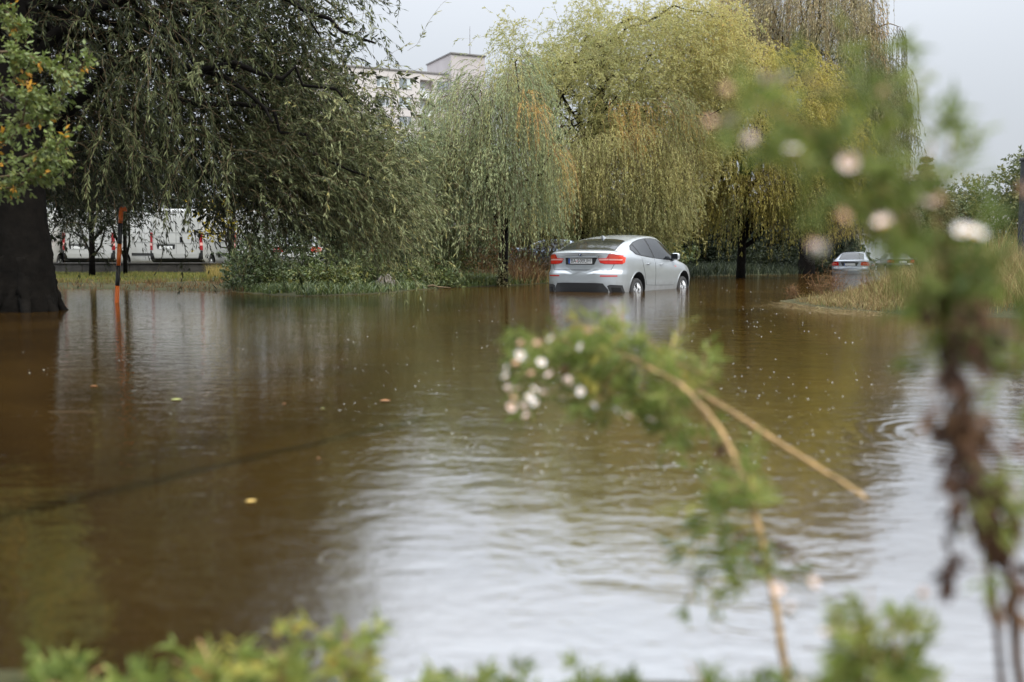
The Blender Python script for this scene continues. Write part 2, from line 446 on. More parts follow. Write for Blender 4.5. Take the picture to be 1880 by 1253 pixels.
class CarShell:
    def __init__(s, spec, zb0=0.22):
        s.p = spec
        Ln = spec['len']
        st = np.unique(np.concatenate([np.linspace(0, 0.6, 13), np.linspace(0.6, Ln - 0.6, 46), np.linspace(Ln - 0.6, Ln, 15)]))
        rings = []
        for y in st:
            zt = float(smooth_interp(y, spec['top'])); zb = float(smooth_interp(y, spec['belt']))
            w = float(smooth_interp(y, spec['w'])); wr = float(smooth_interp(y, spec['wr'])); cr = float(smooth_interp(y, spec['crown']))
            zb = min(zb, zt - cr - 0.03)
            zre = zt - cr
            k = spec.get('char', 0.985)
            pts = [(0, zb0), (.7 * w, zb0), (.93 * w, zb0 + .04), (.972 * w, zb0 + .15), (.988 * w, .52), (1.0 * w, .68), (.997 * w, min(.84, zb - .17)),
                   (k * w, zb - .09), (.955 * w, zb), (.5 * (.955 * w + wr) + .02, .5 * (zb + zre) + .01), (wr, zre), (.82 * wr, zre + .55 * cr), (.45 * wr, zt - .1 * cr), (0, zt)]
            rings.append(catmull(pts, 4))
        N = len(rings[0])
        Rr = np.array(rings)                          # stations, N, (x, z)
        s.yr = lambda x, z: smooth_interp(z, spec['rear']) + spec['plan'] * (np.abs(x) / spec['w'][0][1]) ** 4.0
        V = []
        def emit(ring, y, shift):
            x, z = ring[:, 0], ring[:, 1]
            yy = y + shift * s.yr(x, z)
            half = np.stack([x, yy, z], 1)
            mir = half[1:-1][::-1] * np.array([-1, 1, 1])
            V.append(np.concatenate([half, mir]))
        # rear cap: shrinking rings
        c0 = Rr[0]
        for k in (0.0, 0.2, 0.4, 0.55, 0.68, 0.78, 0.86, 0.92, 0.965, 0.99):
            ring = np.stack([c0[:, 0] * k, 0.74 + (c0[:, 1] - 0.74) * k], 1)
            if k > 0: emit(ring, 0.0, 1.0)
        for i, y in enumerate(st):
            emit(Rr[i], y, (max(0, 1 - y / 1.0)) ** 2)
        # front cap
        c1 = Rr[-1]
        for k in (0.9, 0.6, 0.3):
            ring = np.stack([c1[:, 0] * k, 0.6 + (c1[:, 1] - 0.6) * k], 1)
            emit(ring, Ln + 0.02 * (1 - k), 0.0)
        n = len(V[0]); K = len(V)
        V = np.concatenate(V)
        F = []
        for i in range(K - 1):
            for j in range(n):
                a, b = i * n + j, i * n + (j + 1) % n
                F.append((a, a + n, b + n, b))
        F.append(tuple(range(n))); F.append(tuple((K - 1) * n + j for j in reversed(range(n))))
        s.V, s.F = V, F
        s.bvh = BVHTree.FromPolygons([tuple(v) for v in V], [f for f in F])
    def hit(s, a, b, view):
        if view == 'side':   o, d = Vector((3, a, b)), Vector((-1, 0, 0))
        elif view == 'left': o, d = Vector((-3, a, b)), Vector((1, 0, 0))
        elif view == 'rear': o, d = Vector((a, -3, b)), Vector((0, 1, 0))
        elif view == 'front': o, d = Vector((a, 9, b)), Vector((0, -1, 0))
        elif view == 'top':  o, d = Vector((a, b, 4)), Vector((0, 0, -1))
        elif view == 'corner': # looked at from behind and to the side; (a = distance round the corner)
            o, d = Vector((3, -3, b)) + Vector((a, a, 0)), Vector((-1, 1, 0)).normalized()
        elif view == 'corner_left':
            o, d = Vector((-3, -3, b)) + Vector((-a, a, 0)), Vector((1, 1, 0)).normalized()
        loc, nrm, idx, dist = s.bvh.ray_cast(o, d)
        if loc is None: return None
        if nrm.dot(d) > 0: nrm = -nrm
        return loc, nrm
    def patch(s, lower, upper, view, off, cols=14, rows=5, depth=0.012):
        """panel between two 2-D curves, laid onto the shell and given thickness"""
        lo = resample(lower, cols); up = resample(upper, cols)
        P = []; ok = True
        last = None
        for r in range(rows + 1):
            t = r / rows
            for c in range(cols):
                q = lo[c] * (1 - t) + up[c] * t
                h = s.hit(q[0], q[1], view)
                if h is None: h = last
                last = h
                P.append(h)
        base = np.array([h[0] for h in P]); nr = np.array([h[1] for h in P])
        top = base + nr * off; bot = base + nr * (off - depth)
        n = len(base); F = []
        for r in range(rows):
            for c in range(cols - 1):
                a = r * cols + c
                F.append((a, a + 1, a + 1 + cols, a + cols))
        rim = [c for c in range(cols)] + [r * cols + cols - 1 for r in range(1, rows + 1)] + [rows * cols + c for c in reversed(range(cols - 1))] + [r * cols for r in reversed(range(1, rows))]
        for i in range(len(rim)):
            a, b = rim[i], rim[(i + 1) % len(rim)]
            F.append((a, a + n, b + n, b))
        return np.concatenate([top, bot]), F
def resample(p, n):
    p = np.asarray(p, float)
    d = np.concatenate([[0], np.cumsum(np.linalg.norm(np.diff(p, axis=0), axis=1))])
    t = np.linspace(0, d[-1], n)
    return np.stack([np.interp(t, d, p[:, k]) for k in range(p.shape[1])], 1)

def cut_arches(name, V, F, centres, rad, xin, zc, mats, parent):
    """shell with round wheel openings (boolean), well faces in the second material"""
    me = bpy.data.meshes.new(name); me.from_pydata([tuple(v) for v in V], [], F); me.update()
    for m in mats: me.materials.append(m)
    o = link_mesh(name, me, parent)
    bmc = bmesh.new()
    for yc in centres:
        for sgn in (1, -1):
            mat = Matrix.Translation((sgn * (xin + 0.5), yc, zc)) @ Matrix.Rotation(R(90), 4, 'Y')
            bmesh.ops.create_cone(bmc, cap_ends=True, segments=40, radius1=rad, radius2=rad, depth=1.0, matrix=mat)
    cm_ = bpy.data.meshes.new('cut'); bmc.to_mesh(cm_); bmc.free()
    c = bpy.data.objects.new('cut', cm_); COL.objects.link(c)
    c.parent = parent
    bpy.context.view_layer.update()
    md = o.modifiers.new('b', 'BOOLEAN'); md.operation = 'DIFFERENCE'; md.object = c; md.solver = 'EXACT'
    dg = bpy.context.evaluated_depsgraph_get()
    me2 = bpy.data.meshes.new_from_object(o.evaluated_get(dg))
    o.modifiers.clear(); o.data = me2; me2.name = name
    bpy.data.objects.remove(c); bpy.data.meshes.remove(cm_)
    for p in me2.polygons:
        ce = p.center; well = False
        for yc in centres:
            if abs(ce.x) < 0.985 and math.hypot(ce.y - yc, ce.z - zc) < rad + 0.004 and abs(ce.x) > xin - 0.01:
                ra = math.hypot(p.normal.y, p.normal.z)
                if abs(math.hypot(ce.y - yc, ce.z - zc) - rad) < 0.012 or abs(abs(ce.x) - xin) < 0.02: well = True
        p.material_index = 1 if well else 0
        p.use_smooth = not well and len(p.vertices) <= 5
    return o
def smooth_by_angle(o, deg=35):
    me = o.data
    bm = bmesh.new(); bm.from_mesh(me)
    for f in bm.faces: f.smooth = True
    for e in bm.edges:
        if len(e.link_faces) == 2: e.smooth = e.calc_face_angle(0) < R(deg)
    bm.to_mesh(me); bm.free()

def lathe_x(profile, n=40):
    """surface of revolution about X: profile of (x, r)"""
    V, F = [], []
    for x, r in profile:
        for j in range(n):
            a = 2 * math.pi * j / n
            V.append((x, r * math.sin(a), r * math.cos(a)))
    for i in range(len(profile) - 1):
        for j in range(n):
            a, b = i * n + j, i * n + (j + 1) % n
            F.append((a, b, b + n, a + n))
    return np.array(V), F
def box_vf(x0, x1, y0, y1, z0, z1):
    V = np.array([(x, y, z) for z in (z0, z1) for y in (y0, y1) for x in (x0, x1)], float)
    F = [(0, 2, 3, 1), (4, 5, 7, 6), (0, 1, 5, 4), (2, 6, 7, 3), (0, 4, 6, 2), (1, 3, 7, 5)]
    return V, F
def bevel_box(name, x0, x1, y0, y1, z0, z1, bev, mat, parent=None, seg=2, **kw):
    bm = bmesh.new()
    bmesh.ops.create_cube(bm, size=1.0, matrix=Matrix.Translation(((x0 + x1) / 2, (y0 + y1) / 2, (z0 + z1) / 2)) @ Matrix.Diagonal((x1 - x0, y1 - y0, z1 - z0, 1)))
    if bev: bmesh.ops.bevel(bm, geom=bm.edges[:], offset=bev, segments=seg, affect='EDGES', profile=0.5)
    me = bpy.data.meshes.new(name); bm.to_mesh(me); bm.free(); me.materials.append(mat)
    return link_mesh(name, me, parent, **kw)

def add_wheel(parent, x, y, z, Rt, Rr, width, spokes=5, rim_mat=None):
    sg = 1 if x > 0 else -1
    w = width / 2
    prof = [(-w, Rr * .98), (-w, Rt * .93), (-w * .8, Rt * .985), (-w * .3, Rt), (w * .3, Rt), (w * .8, Rt * .985), (w, Rt * .93), (w * 1.02, (Rt + Rr) / 2), (w * .96, Rr * 1.02), (w * .9, Rr * .97)]
    V, F = lathe_x([(px * sg, r) for px, r in prof])
    ty = build('wheel', [(V + np.array([x, y, z]), F, 0, 0)], M['rubber'], parent, smooth=True)
    ch = []
    V, F = lathe_x([(sg * a, b) for a, b in [(w * .93, Rr * 1.0), (w * .93, Rr * .93), (w * .55, Rr * .88), (-w * .5, Rr * .86)]])
    ch.append((V, F, 0, 0))
    V, F = lathe_x([(sg * a, b) for a, b in [(w * .86, 0.004), (w * .86, Rr * .2), (w * .7, Rr * .24), (w * .4, Rr * .24)]], 20)
    ch.append((V, F, 0, 0))
    for k in range(spokes):
        for dlt in (-.16, .16):
            a = 2 * math.pi * k / spokes + 0.3
            p0 = np.array([sg * w * .74, Rr * .16 * math.sin(a + dlt * 2), Rr * .16 * math.cos(a + dlt * 2)])
            p1 = np.array([sg * w * .82, Rr * .94 * math.sin(a + dlt), Rr * .94 * math.cos(a + dlt)])
            V, F = tube([p0, (p0 + p1) / 2 + np.array([sg * .01, 0, 0]), p1], [Rr * .075, Rr * .07, Rr * .085], 6)
            ch.append((V, F, 0, 0))
    V, F = lathe_x([(-w * .45 * sg, 0.01), (-w * .45 * sg, Rr * .9)], 24)
    ch.append((V, F, 0, 1))
    build('rim', [(V + np.array([x, y, z]), F, t, m) for V, F, t, m in ch], [rim_mat or M['alloy'], M['dark_void']], ty, smooth=True)
    return ty

def text_mesh(name, body, size, mat, parent, mw, depth=0.002, **kw):
    cu = bpy.data.curves.new(name, 'FONT'); cu.body = body; cu.size = size; cu.extrude = depth
    cu.align_x = 'CENTER'; cu.align_y = 'CENTER'; cu.resolution_u = 3
    t = bpy.data.objects.new('tmp', cu); COL.objects.link(t)
    bpy.context.view_layer.update()
    me = bpy.data.meshes.new_from_object(t.evaluated_get(bpy.context.evaluated_depsgraph_get()))
    bpy.data.objects.remove(t); bpy.data.curves.remove(cu)
    me.transform(mw); me.materials.clear(); me.materials.append(mat); me.name = name
    return link_mesh(name, me, parent, **kw)
def rear_frame(x, y, z, tilt=0.0):
    """matrix placing XY-text on a face that looks along -Y"""
    return Matrix.Translation((x, y, z)) @ Matrix.Rotation(R(90) + tilt, 4, 'X')

def paint(name, col, metal=0.75, rough=0.33):
    m, nt, b, o = new_mat(name)
    b.inputs['Metallic'].default_value = metal; b.inputs['Roughness'].default_value = rough
    b.inputs['Coat Weight'].default_value = 1.0; b.inputs['Coat Roughness'].default_value = 0.03
    t = nt.nodes.new('ShaderNodeTexCoord')
    n = nt.nodes.new('ShaderNodeTexNoise'); n.inputs['Scale'].default_value = 2.5; n.inputs['Detail'].default_value = 7
    nt.links.new(t.outputs['Object'], n.inputs['Vector'])
    r = nt.nodes.new('ShaderNodeValToRGB')
    r.color_ramp.elements[0].position = .3; r.color_ramp.elements[0].color = (*[c * .93 for c in col], 1)
    r.color_ramp.elements[1].position = .7; r.color_ramp.elements[1].color = (*col, 1)
    nt.links.new(n.outputs['Fac'], r.inputs[0])
    # film of dried mud low on the bodywork, with a ragged upper edge
    sz = nt.nodes.new('ShaderNodeSeparateXYZ'); nt.links.new(t.outputs['Object'], sz.inputs[0])
    n3 = nt.nodes.new('ShaderNodeTexNoise'); n3.inputs['Scale'].default_value = 9; n3.inputs['Detail'].default_value = 6
    nt.links.new(t.outputs['Object'], n3.inputs['Vector'])
    ad = nt.nodes.new('ShaderNodeMath'); ad.operation = 'MULTIPLY_ADD'; ad.inputs[1].default_value = .22
    nt.links.new(n3.outputs['Fac'], ad.inputs[0]); nt.links.new(sz.outputs['Z'], ad.inputs[2])
    m2 = nt.nodes.new('ShaderNodeMapRange'); m2.inputs['From Min'].default_value = .48; m2.inputs['From Max'].default_value = .72; m2.inputs['To Min'].default_value = .55; m2.inputs['To Max'].default_value = .0
    nt.links.new(ad.outputs[0], m2.inputs['Value'])
    md = nt.nodes.new('ShaderNodeMix'); md.data_type = 'RGBA'; nt.links.new(m2.outputs[0], md.inputs['Factor'])
    nt.links.new(r.outputs[0], md.inputs[6]); md.inputs[7].default_value = (.16, .135, .10, 1)
    nt.links.new(md.outputs[2], b.inputs['Base Color'])
    # rain beads on the lacquer
    v = nt.nodes.new('ShaderNodeTexVoronoi'); v.inputs['Scale'].default_value = 70
    nt.links.new(t.outputs['Object'], v.inputs['Vector'])
    mr = nt.nodes.new('ShaderNodeMapRange'); mr.inputs['From Min'].default_value = .15; mr.inputs['From Max'].default_value = .3; mr.inputs['To Min'].default_value = 1; mr.inputs['To Max'].default_value = 0
    nt.links.new(v.outputs['Distance'], mr.inputs['Value'])
    bp = nt.nodes.new('ShaderNodeBump'); bp.inputs['Strength'].default_value = .25; bp.inputs['Distance'].default_value = .002
    nt.links.new(mr.outputs[0], bp.inputs['Height']); nt.links.new(bp.outputs[0], b.inputs['Coat Normal'])
    return m
M['silver'] = paint('silver_paint', (0.45, 0.48, 0.50), 0.6, 0.36)
M['silver_old'] = paint('silver_blue_paint', (0.35, 0.38, 0.42), 0.6, 0.38)
M['dark_paint'] = paint('dark_grey_paint', (0.05, 0.05, 0.052), 0.4, 0.3)
M['blue_paint'] = paint('blue_grey_paint', (0.16, 0.20, 0.25), 0.4, 0.35)
M['white_paint'] = paint('white_paint', (0.46, 0.465, 0.445), 0.0, 0.4)

# ---- the flooded silver SUV
SUV = dict(len=4.877,
    top=[(0, 1.252), (.06, 1.282), (.16, 1.300), (.28, 1.313), (.6, 1.42), (1.0, 1.527), (1.4, 1.60), (1.8, 1.653), (2.2, 1.683), (2.55, 1.69), (2.9, 1.67), (3.2, 1.585), (3.5, 1.41), (3.82, 1.19), (4.0, 1.145), (4.4, 1.07), (4.7, .95), (4.83, .80), (4.877, .70)],
    belt=[(0, 1.13), (.5, 1.175), (1.0, 1.165), (2, 1.105), (3, 1.055), (3.8, 1.01), (4.3, .93), (4.877, .60)],
    w=[(0, .90), (.2, .945), (.5, .97), (1.05, .993), (1.8, .968), (2.5, .957), (3.3, .968), (3.98, .99), (4.4, .965), (4.65, .89), (4.8, .75), (4.877, .58)],
    wr=[(0, .78), (.3, .76), (.6, .73), (1.0, .695), (2, .655), (2.8, .645), (3.3, .66), (3.8, .74), (4.2, .74), (4.7, .62), (4.877, .40)],
    crown=[(0, .035), (.3, .04), (.9, .06), (2, .075), (3, .075), (3.7, .06), (4.2, .08), (4.877, .10)],
    rear=[(.2, .17), (.34, .075), (.48, .022), (.62, .0), (.77, .0), (.815, .018), (.84, .055), (.95, .075), (1.06, .078), (1.18, .062), (1.255, .028), (1.285, .022), (1.325, .06), (1.43, .2)],
    plan=.30)
suv = empty('flooded_car', (1.475, 22.02, -0.379), -0.522,
            label='silver coupe-roofed SUV standing wheel-deep in the brown flood water', cat='car')
sh = CarShell(SUV)
RW, FW = 1.04, 3.975
body = cut_arches('body', sh.V, sh.F, (RW, FW), 0.445, 0.60, 0.375, [M['silver'], M['dark_void']], suv)
smooth_by_angle(body, 38)
def pan(shell, root, name, lo, up, view, off, mat, cols=14, rows=5, **kw):
    V, F = shell.patch(lo, up, view, off, cols, rows)
    return build(name, [(V, F, 0, 0)], mat, root, smooth=False, **kw)
def smooth_obj(o, deg=30):
    smooth_by_angle(o, deg); return o

for view in ('side', 'left'):
    # dark surround behind the side windows, then three panes
    pan(sh, suv, 'window_surround', [(.90, 1.29), (1.0, 1.21), (1.25, 1.182), (2.0, 1.132), (2.8, 1.09), (3.42, 1.075), (3.66, 1.085)],
        [(.86, 1.315), (.98, 1.40), (1.3, 1.49), (1.7, 1.557), (2.1, 1.592), (2.5, 1.600), (2.85, 1.575), (3.1, 1.50), (3.4, 1.31), (3.68, 1.09)], view, .0035, M['black'], 40, 8)
    panes = [([(.93, 1.29), (1.02, 1.228), (1.22, 1.20)], [(.905, 1.315), (1.0, 1.385), (1.10, 1.415)]),
             ([(1.29, 1.194), (2.08, 1.147)], [(1.17, 1.437), (1.45, 1.505), (1.75, 1.552), (2.02, 1.575)]),
             ([(2.17, 1.130), (2.8, 1.105), (3.36, 1.092)], [(2.11, 1.578), (2.5, 1.582), (2.82, 1.555), (3.05, 1.485), (3.36, 1.30), (3.52, 1.17)])]
    for lo, up in panes:
        smooth_obj(pan(sh, suv, 'side_window', lo, up, view, .007, M['glass'], 16, 6))
    # doors, each with a dark gap round it, and a handle
    for (y0l, y1l, y0u, y1u, zl) in ((1.50, 2.13, 1.28, 2.12, .52), (2.145, 3.44, 2.135, 3.42, .52)):
        if y0l < 2:
            lo = [(1.53, zl), (2.12, zl)]; up = [(1.26, 1.145), (1.6, 1.128), (2.12, 1.108)]
            if True:
                lo = [(1.50, .62), (1.56, .52), (2.12, .50)]
        else:
            lo = [(2.14, .50), (3.30, .48), (3.40, .55)]; up = [(2.14, 1.107), (2.8, 1.08), (3.46, 1.062)]
        gap_lo = [(y - (.008 if i == 0 else -.008 if i == len(lo) - 1 else 0), z - .008) for i, (y, z) in enumerate(lo)]
        gap_up = [(y - (.008 if i == 0 else -.008 if i == len(up) - 1 else 0), z) for i, (y, z) in enumerate(up)]
        pan(sh, suv, 'door_gap', gap_lo, gap_up, view, .0012, M['black'], 16, 8)
        d = smooth_obj(pan(sh, suv, 'door', lo, up, view, .0045, M['silver'], 16, 10))
        hy = 1.55 if y0l < 2 else 2.40
        hz = 1.005 if y0l < 2 else .985
        h0 = sh.hit(hy, hz, view)[0]; h1 = sh.hit(hy + .2, hz + .004, view)[0]
        sg = 1 if view == 'side' else -1
        V, F = tube([h0, h0 + Vector((sg * .035, .03, 0)), h1 + Vector((sg * .035, -.03, 0)), h1], [.012, .014, .014, .012], 6)
        build('handle', [(V, F, 0, 0)], M['silver'], d, smooth=True)
        V, F = sh.patch([(hy + .03, hz - .022), (hy + .17, hz - .02)], [(hy + .03, hz + .018), (hy + .17, hz + .02)], view, .006, 6, 2)
        build('handle_recess', [(V, F, 0, 0)], M['black'], d)
    # sill strip and side repeater
    pan(sh, suv, 'sill_trim', [(1.54, .27), (3.50, .27)], [(1.54, .37), (3.50, .37)], view, .012, M['black'], 20, 2)
    pan(sh, suv, 'side_repeater', [(3.36, .93), (3.46, .92)], [(3.36, .95), (3.46, .935)], view, .006, M['lamp_orange'], 5, 2)
    # rear lamps: run round the corner; inner piece on the tailgate, outer piece on the wing
    cv = 'corner' if view == 'side' else 'corner_left'
sgs = {'side': 1, 'left': -1}
for view, sg in sgs.items():
    lo = [(.47, 1.105), (.51, 1.02), (.62, 1.0), (.88, 1.005)]
    cv = 'rear'
    surround = pan(sh, suv, 'tail_lamp', [(sg * x, z) for x, z in [(.425, 1.105), (.47, 1.02), (.56, .995), (.75, .99), (.885, .995)]],
                   [(sg * x, z) for x, z in [(.425, 1.118), (.60, 1.125), (.65, 1.212), (.75, 1.212), (.885, 1.182)]], 'rear', .004, M['lamp_red'], 22, 6)
    a = pan(sh, surround, 'lamp_lens', [(sg * x, z) for x, z in [(.455, 1.07), (.48, 1.03), (.56, 1.008), (.645, 1.005)]], [(sg * x, z) for x, z in [(.45, 1.072), (.645, 1.072)]], 'rear', .010, M['lamp_red'], 10, 3)
    a = pan(sh, surround, 'lamp_lens', [(sg * x, z) for x, z in [(.655, 1.005), (.875, 1.01)]], [(sg * x, z) for x, z in [(.655, 1.072), (.878, 1.068)]], 'rear', .010, M['lamp_red'], 10, 3)
    a = pan(sh, surround, 'lamp_strip', [(sg * x, z) for x, z in [(.442, 1.078), (.645, 1.080)]], [(sg * x, z) for x, z in [(.437, 1.108), (.645, 1.112)]], 'rear', .010, M['lamp_pale'], 10, 2)
    a = pan(sh, surround, 'lamp_strip', [(sg * x, z) for x, z in [(.655, 1.080), (.878, 1.075)]], [(sg * x, z) for x, z in [(.655, 1.112), (.880, 1.105)]], 'rear', .010, M['lamp_pale'], 10, 2)
    a = pan(sh, surround, 'lamp_lens', [(sg * x, z) for x, z in [(.655, 1.118), (.88, 1.111)]], [(sg * x, z) for x, z in [(.662, 1.203), (.75, 1.203), (.878, 1.174)]], 'rear', .010, M['lamp_orange'], 10, 3)
    a = pan(sh, surround, 'lamp_wing', [(sg * x, z) for x, z in [(.886, 1.0), (.915, 1.03)]], [(sg * x, z) for x, z in [(.886, 1.16), (.918, 1.135)]], 'rear', .008, M['lamp_orange'], 5, 4)
    pan(sh, suv, 'bumper_reflector', [(sg * .50, .725), (sg * .83, .725)], [(sg * .50, .75), (sg * .83, .75)], 'rear', .005, M['lamp_red'], 12, 2)
    ex = pan(sh, suv, 'exhaust_surround', [(sg * .70, .33), (sg * .92, .33)], [(sg * .64, .52), (sg * .70, .55), (sg * .90, .535)], 'rear', .010, M['black'], 10, 4)
    V, F = box_vf(sg * .70 - .0, sg * .70 + sg * .17, .02, .10, .40, .49)
    pan(sh, ex, 'exhaust_tip', [(sg * .73, .37), (sg * .89, .37)], [(sg * .71, .49), (sg * .87, .485)], 'rear', .016, M['dark_void'], 8, 3)
# tailgate line, black diffuser, rear window
pan(sh, suv, 'tailgate_gap', [(-.69, .862), (.69, .862)], [(-.71, .872), (.71, .872)], 'rear', .002, M['ink'], 20, 1)
for sg in (1, -1):
    pan(sh, suv, 'tailgate_gap', [(sg * .69, .864), (sg * .70, .864)], [(sg * .745, .99), (sg * .755, .99)], 'rear', .002, M['ink'], 3, 5)
    pan(sh, suv, 'tailgate_gap', [(sg * .66, 1.214), (sg * .67, 1.214)], [(sg * .70, 1.25), (sg * .71, 1.25)], 'rear', .002, M['ink'], 3, 3)
pan(sh, suv, 'diffuser', [(-.62, .30), (.62, .30)], [(-.66, .43), (-.56, .575), (-.4, .585), (.4, .585), (.56, .575), (.66, .43)], 'rear', .006, M['black'], 26, 5)
pan(sh, suv, 'rear_window_frame', [(-.70, .345), (-.4, .325), (0, .32), (.4, .325), (.70, .345)], [(-.625, 1.12), (-.4, 1.20), (0, 1.235), (.4, 1.20), (.625, 1.12)], 'top', .003, M['black'], 24, 10)
smooth_obj(pan(sh, suv, 'rear_window', [(-.685, .362), (-.4, .342), (0, .337), (.4, .342), (.685, .362)], [(-.605, 1.11), (-.4, 1.18), (0, 1.212), (.4, 1.18), (.605, 1.11)], 'top', .006, M['glass'], 24, 10), 25)
smooth_obj(pan(sh, suv, 'windscreen', [(-.66, 3.74), (0, 3.80), (.66, 3.74)], [(-.56, 3.12), (0, 3.06), (.56, 3.12)], 'top', .006, M['glass'], 20, 8), 25)
for sg in (1, -1):
    pan(sh, suv, 'headlight', [(sg * .42, .80), (sg * .70, .80)], [(sg * .42, .88), (sg * .70, .90)], 'front', .008, M['chrome'], 8, 3)
# number plate in its recess
rec = pan(sh, suv, 'plate_recess', [(-.365, .985), (.335, .985)], [(-.37, 1.135), (.405, 1.135)], 'rear', .003, M['black'], 12, 4)
pl_y = sh.hit(0, 1.06, 'rear')[0].y - .012
np_ = bevel_box('number_plate', -.29, .29, pl_y - .004, pl_y + .004, 1.005, 1.122, .003, M['plate'], suv, 1)
bevel_box('country_band', -.287, -.245, pl_y - .0065, pl_y - .0042, 1.008, 1.119, 0, M['blue'], np_)
text_mesh('lettering', 'BA', .112, M['ink'], np_, rear_frame(-.165, pl_y - .007, 1.062), .001)
text_mesh('lettering', '500UH', .112, M['ink'], np_, rear_frame(.095, pl_y - .007, 1.062), .001)
V, F = lathe_x([(0, .002), (0, .014)], 12)
crest = np.stack([V[:, 1] - .075, np.full(len(V), pl_y - .0065), V[:, 2] + 1.062], 1)
build('crest', [(crest, F, 0, 0)], M['lamp_red'], np_)
bevel_box('plate_light_bar', -.34, .38, pl_y - .03, pl_y + .02, 1.137, 1.158, .006, M['silver'], suv)
# round badge: dark ring, blue and white quarters
by = sh.hit(0, 1.21, 'rear')[0].y - .006
def disc(r0, r1, a0, a1, y, n=12):
    V, F = [], []
    for k in range(n + 1):
        a = a0 + (a1 - a0) * k / n
        V += [(r0 * math.sin(a), y, r0 * math.cos(a)), (r1 * math.sin(a), y, r1 * math.cos(a))]
    for k in range(n): F.append((2 * k, 2 * k + 1, 2 * k + 3, 2 * k + 2))
    return np.array(V) + np.array([0, 0, 1.212]), F
ch = [disc(.027, .041, 0, 2 * math.pi, by, 28) + (0, 0), disc(.041, .044, 0, 2 * math.pi, by - .001, 28) + (0, 3)]
for q in range(4): ch.append(disc(.001, .027, q * math.pi / 2, (q + 1) * math.pi / 2, by, 6) + (0, 1 + q % 2))
build('badge', [(V, F, t, m) for V, F, t, m in ch], [M['ink'], M['plate'], M['blue'], M['chrome']], suv)
text_mesh('model_lettering', 'X6', .075, M['chrome'], suv, rear_frame(.42, sh.hit(.42, 1.165, 'rear')[0].y - .006, 1.162), .002)
# roof fin
fy = 1.30; fz = sh.hit(0, fy, 'top')[0].z
V = np.array([(-.03, fy - .08, fz - .01), (.03, fy - .08, fz - .01), (.03, fy + .12, fz - .01), (-.03, fy + .12, fz - .01), (-.008, fy - .085, fz + .065), (.008, fy - .085, fz + .065), (.008, fy - .03, fz + .06), (-.008, fy - .03, fz + .06)])
build('roof_fin', [(V, [(0, 1, 5, 4), (1, 2, 6, 5), (2, 3, 7, 6), (3, 0, 4, 7), (4, 5, 6, 7)], 0, 0)], M['silver'], suv)
# mirrors
for sg in (1, -1):
    mi = bevel_box('mirror', sg * 1.015 - .105, sg * 1.015 + .105, 3.20, 3.36, 1.085, 1.255, .06, M['silver'], suv, 3)
    smooth_by_angle(mi, 50)
    bevel_box('mirror_glass', sg * 1.015 - .085, sg * 1.015 + .085, 3.192, 3.199, 1.105, 1.235, .003, M['glass'], mi)
    V, F = tube([(sg * .90, 3.36, 1.09), (sg * .95, 3.31, 1.10), (sg * .98, 3.29, 1.13)], [.035, .03, .03], 6)
    build('mirror_stalk', [(V, F, 0, 0)], M['black'], mi, smooth=True)
for yy in (RW, FW):
    for sg in (1, -1):
        add_wheel(suv, sg * .83, yy, .345, .338, .235, .27, 5)
# wheel lip rims
for view in ('side', 'left'):
    for yc in (RW, FW):
        arc_o = [(yc - math.cos(a) * .475, .375 + math.sin(a) * .475) for a in np.linspace(0.05, math.pi - .05, 24)]
        arc_i = [(yc - math.cos(a) * .449, .375 + math.sin(a) * .449) for a in np.linspace(0.05, math.pi - .05, 24)]
        smooth_obj(pan(sh, suv, 'arch_lip', arc_i, arc_o, view, .006, M['silver'], 26, 2))

# ---- saloon cars further off
SEDAN = dict(len=4.80,
    top=[(0, .98), (.06, 1.025), (.2, 1.045), (.5, 1.055), (.85, 1.065), (1.1, 1.17), (1.4, 1.315), (1.7, 1.405), (2.1, 1.44), (2.5, 1.445), (2.8, 1.42), (3.1, 1.31), (3.4, 1.14), (3.62, 1.0), (3.9, .96), (4.4, .87), (4.7, .74), (4.8, .62)],
    belt=[(0, .90), (.5, .94), (1.5, .95), (2.5, .93), (3.4, .90), (4.2, .80), (4.8, .55)],
    w=[(0, .82), (.2, .865), (.6, .89), (1.3, .905), (2.5, .905), (3.6, .90), (4.3, .86), (4.65, .76), (4.8, .58)],
    wr=[(0, .74), (.5, .74), (.9, .72), (1.4, .60), (2, .56), (2.6, .56), (3.1, .60), (3.6, .70), (4.2, .70), (4.8, .42)],
    crown=[(0, .03), (.9, .04), (1.6, .06), (2.6, .06), (3.6, .05), (4.8, .08)],
    rear=[(.2, .12), (.34, .04), (.48, .0), (.62, .0), (.67, .03), (.72, .05), (.86, .055), (.96, .04), (1.0, .035), (1.06, .1)],
    plan=.26)
sd_sh = CarShell(SEDAN, 0.19)
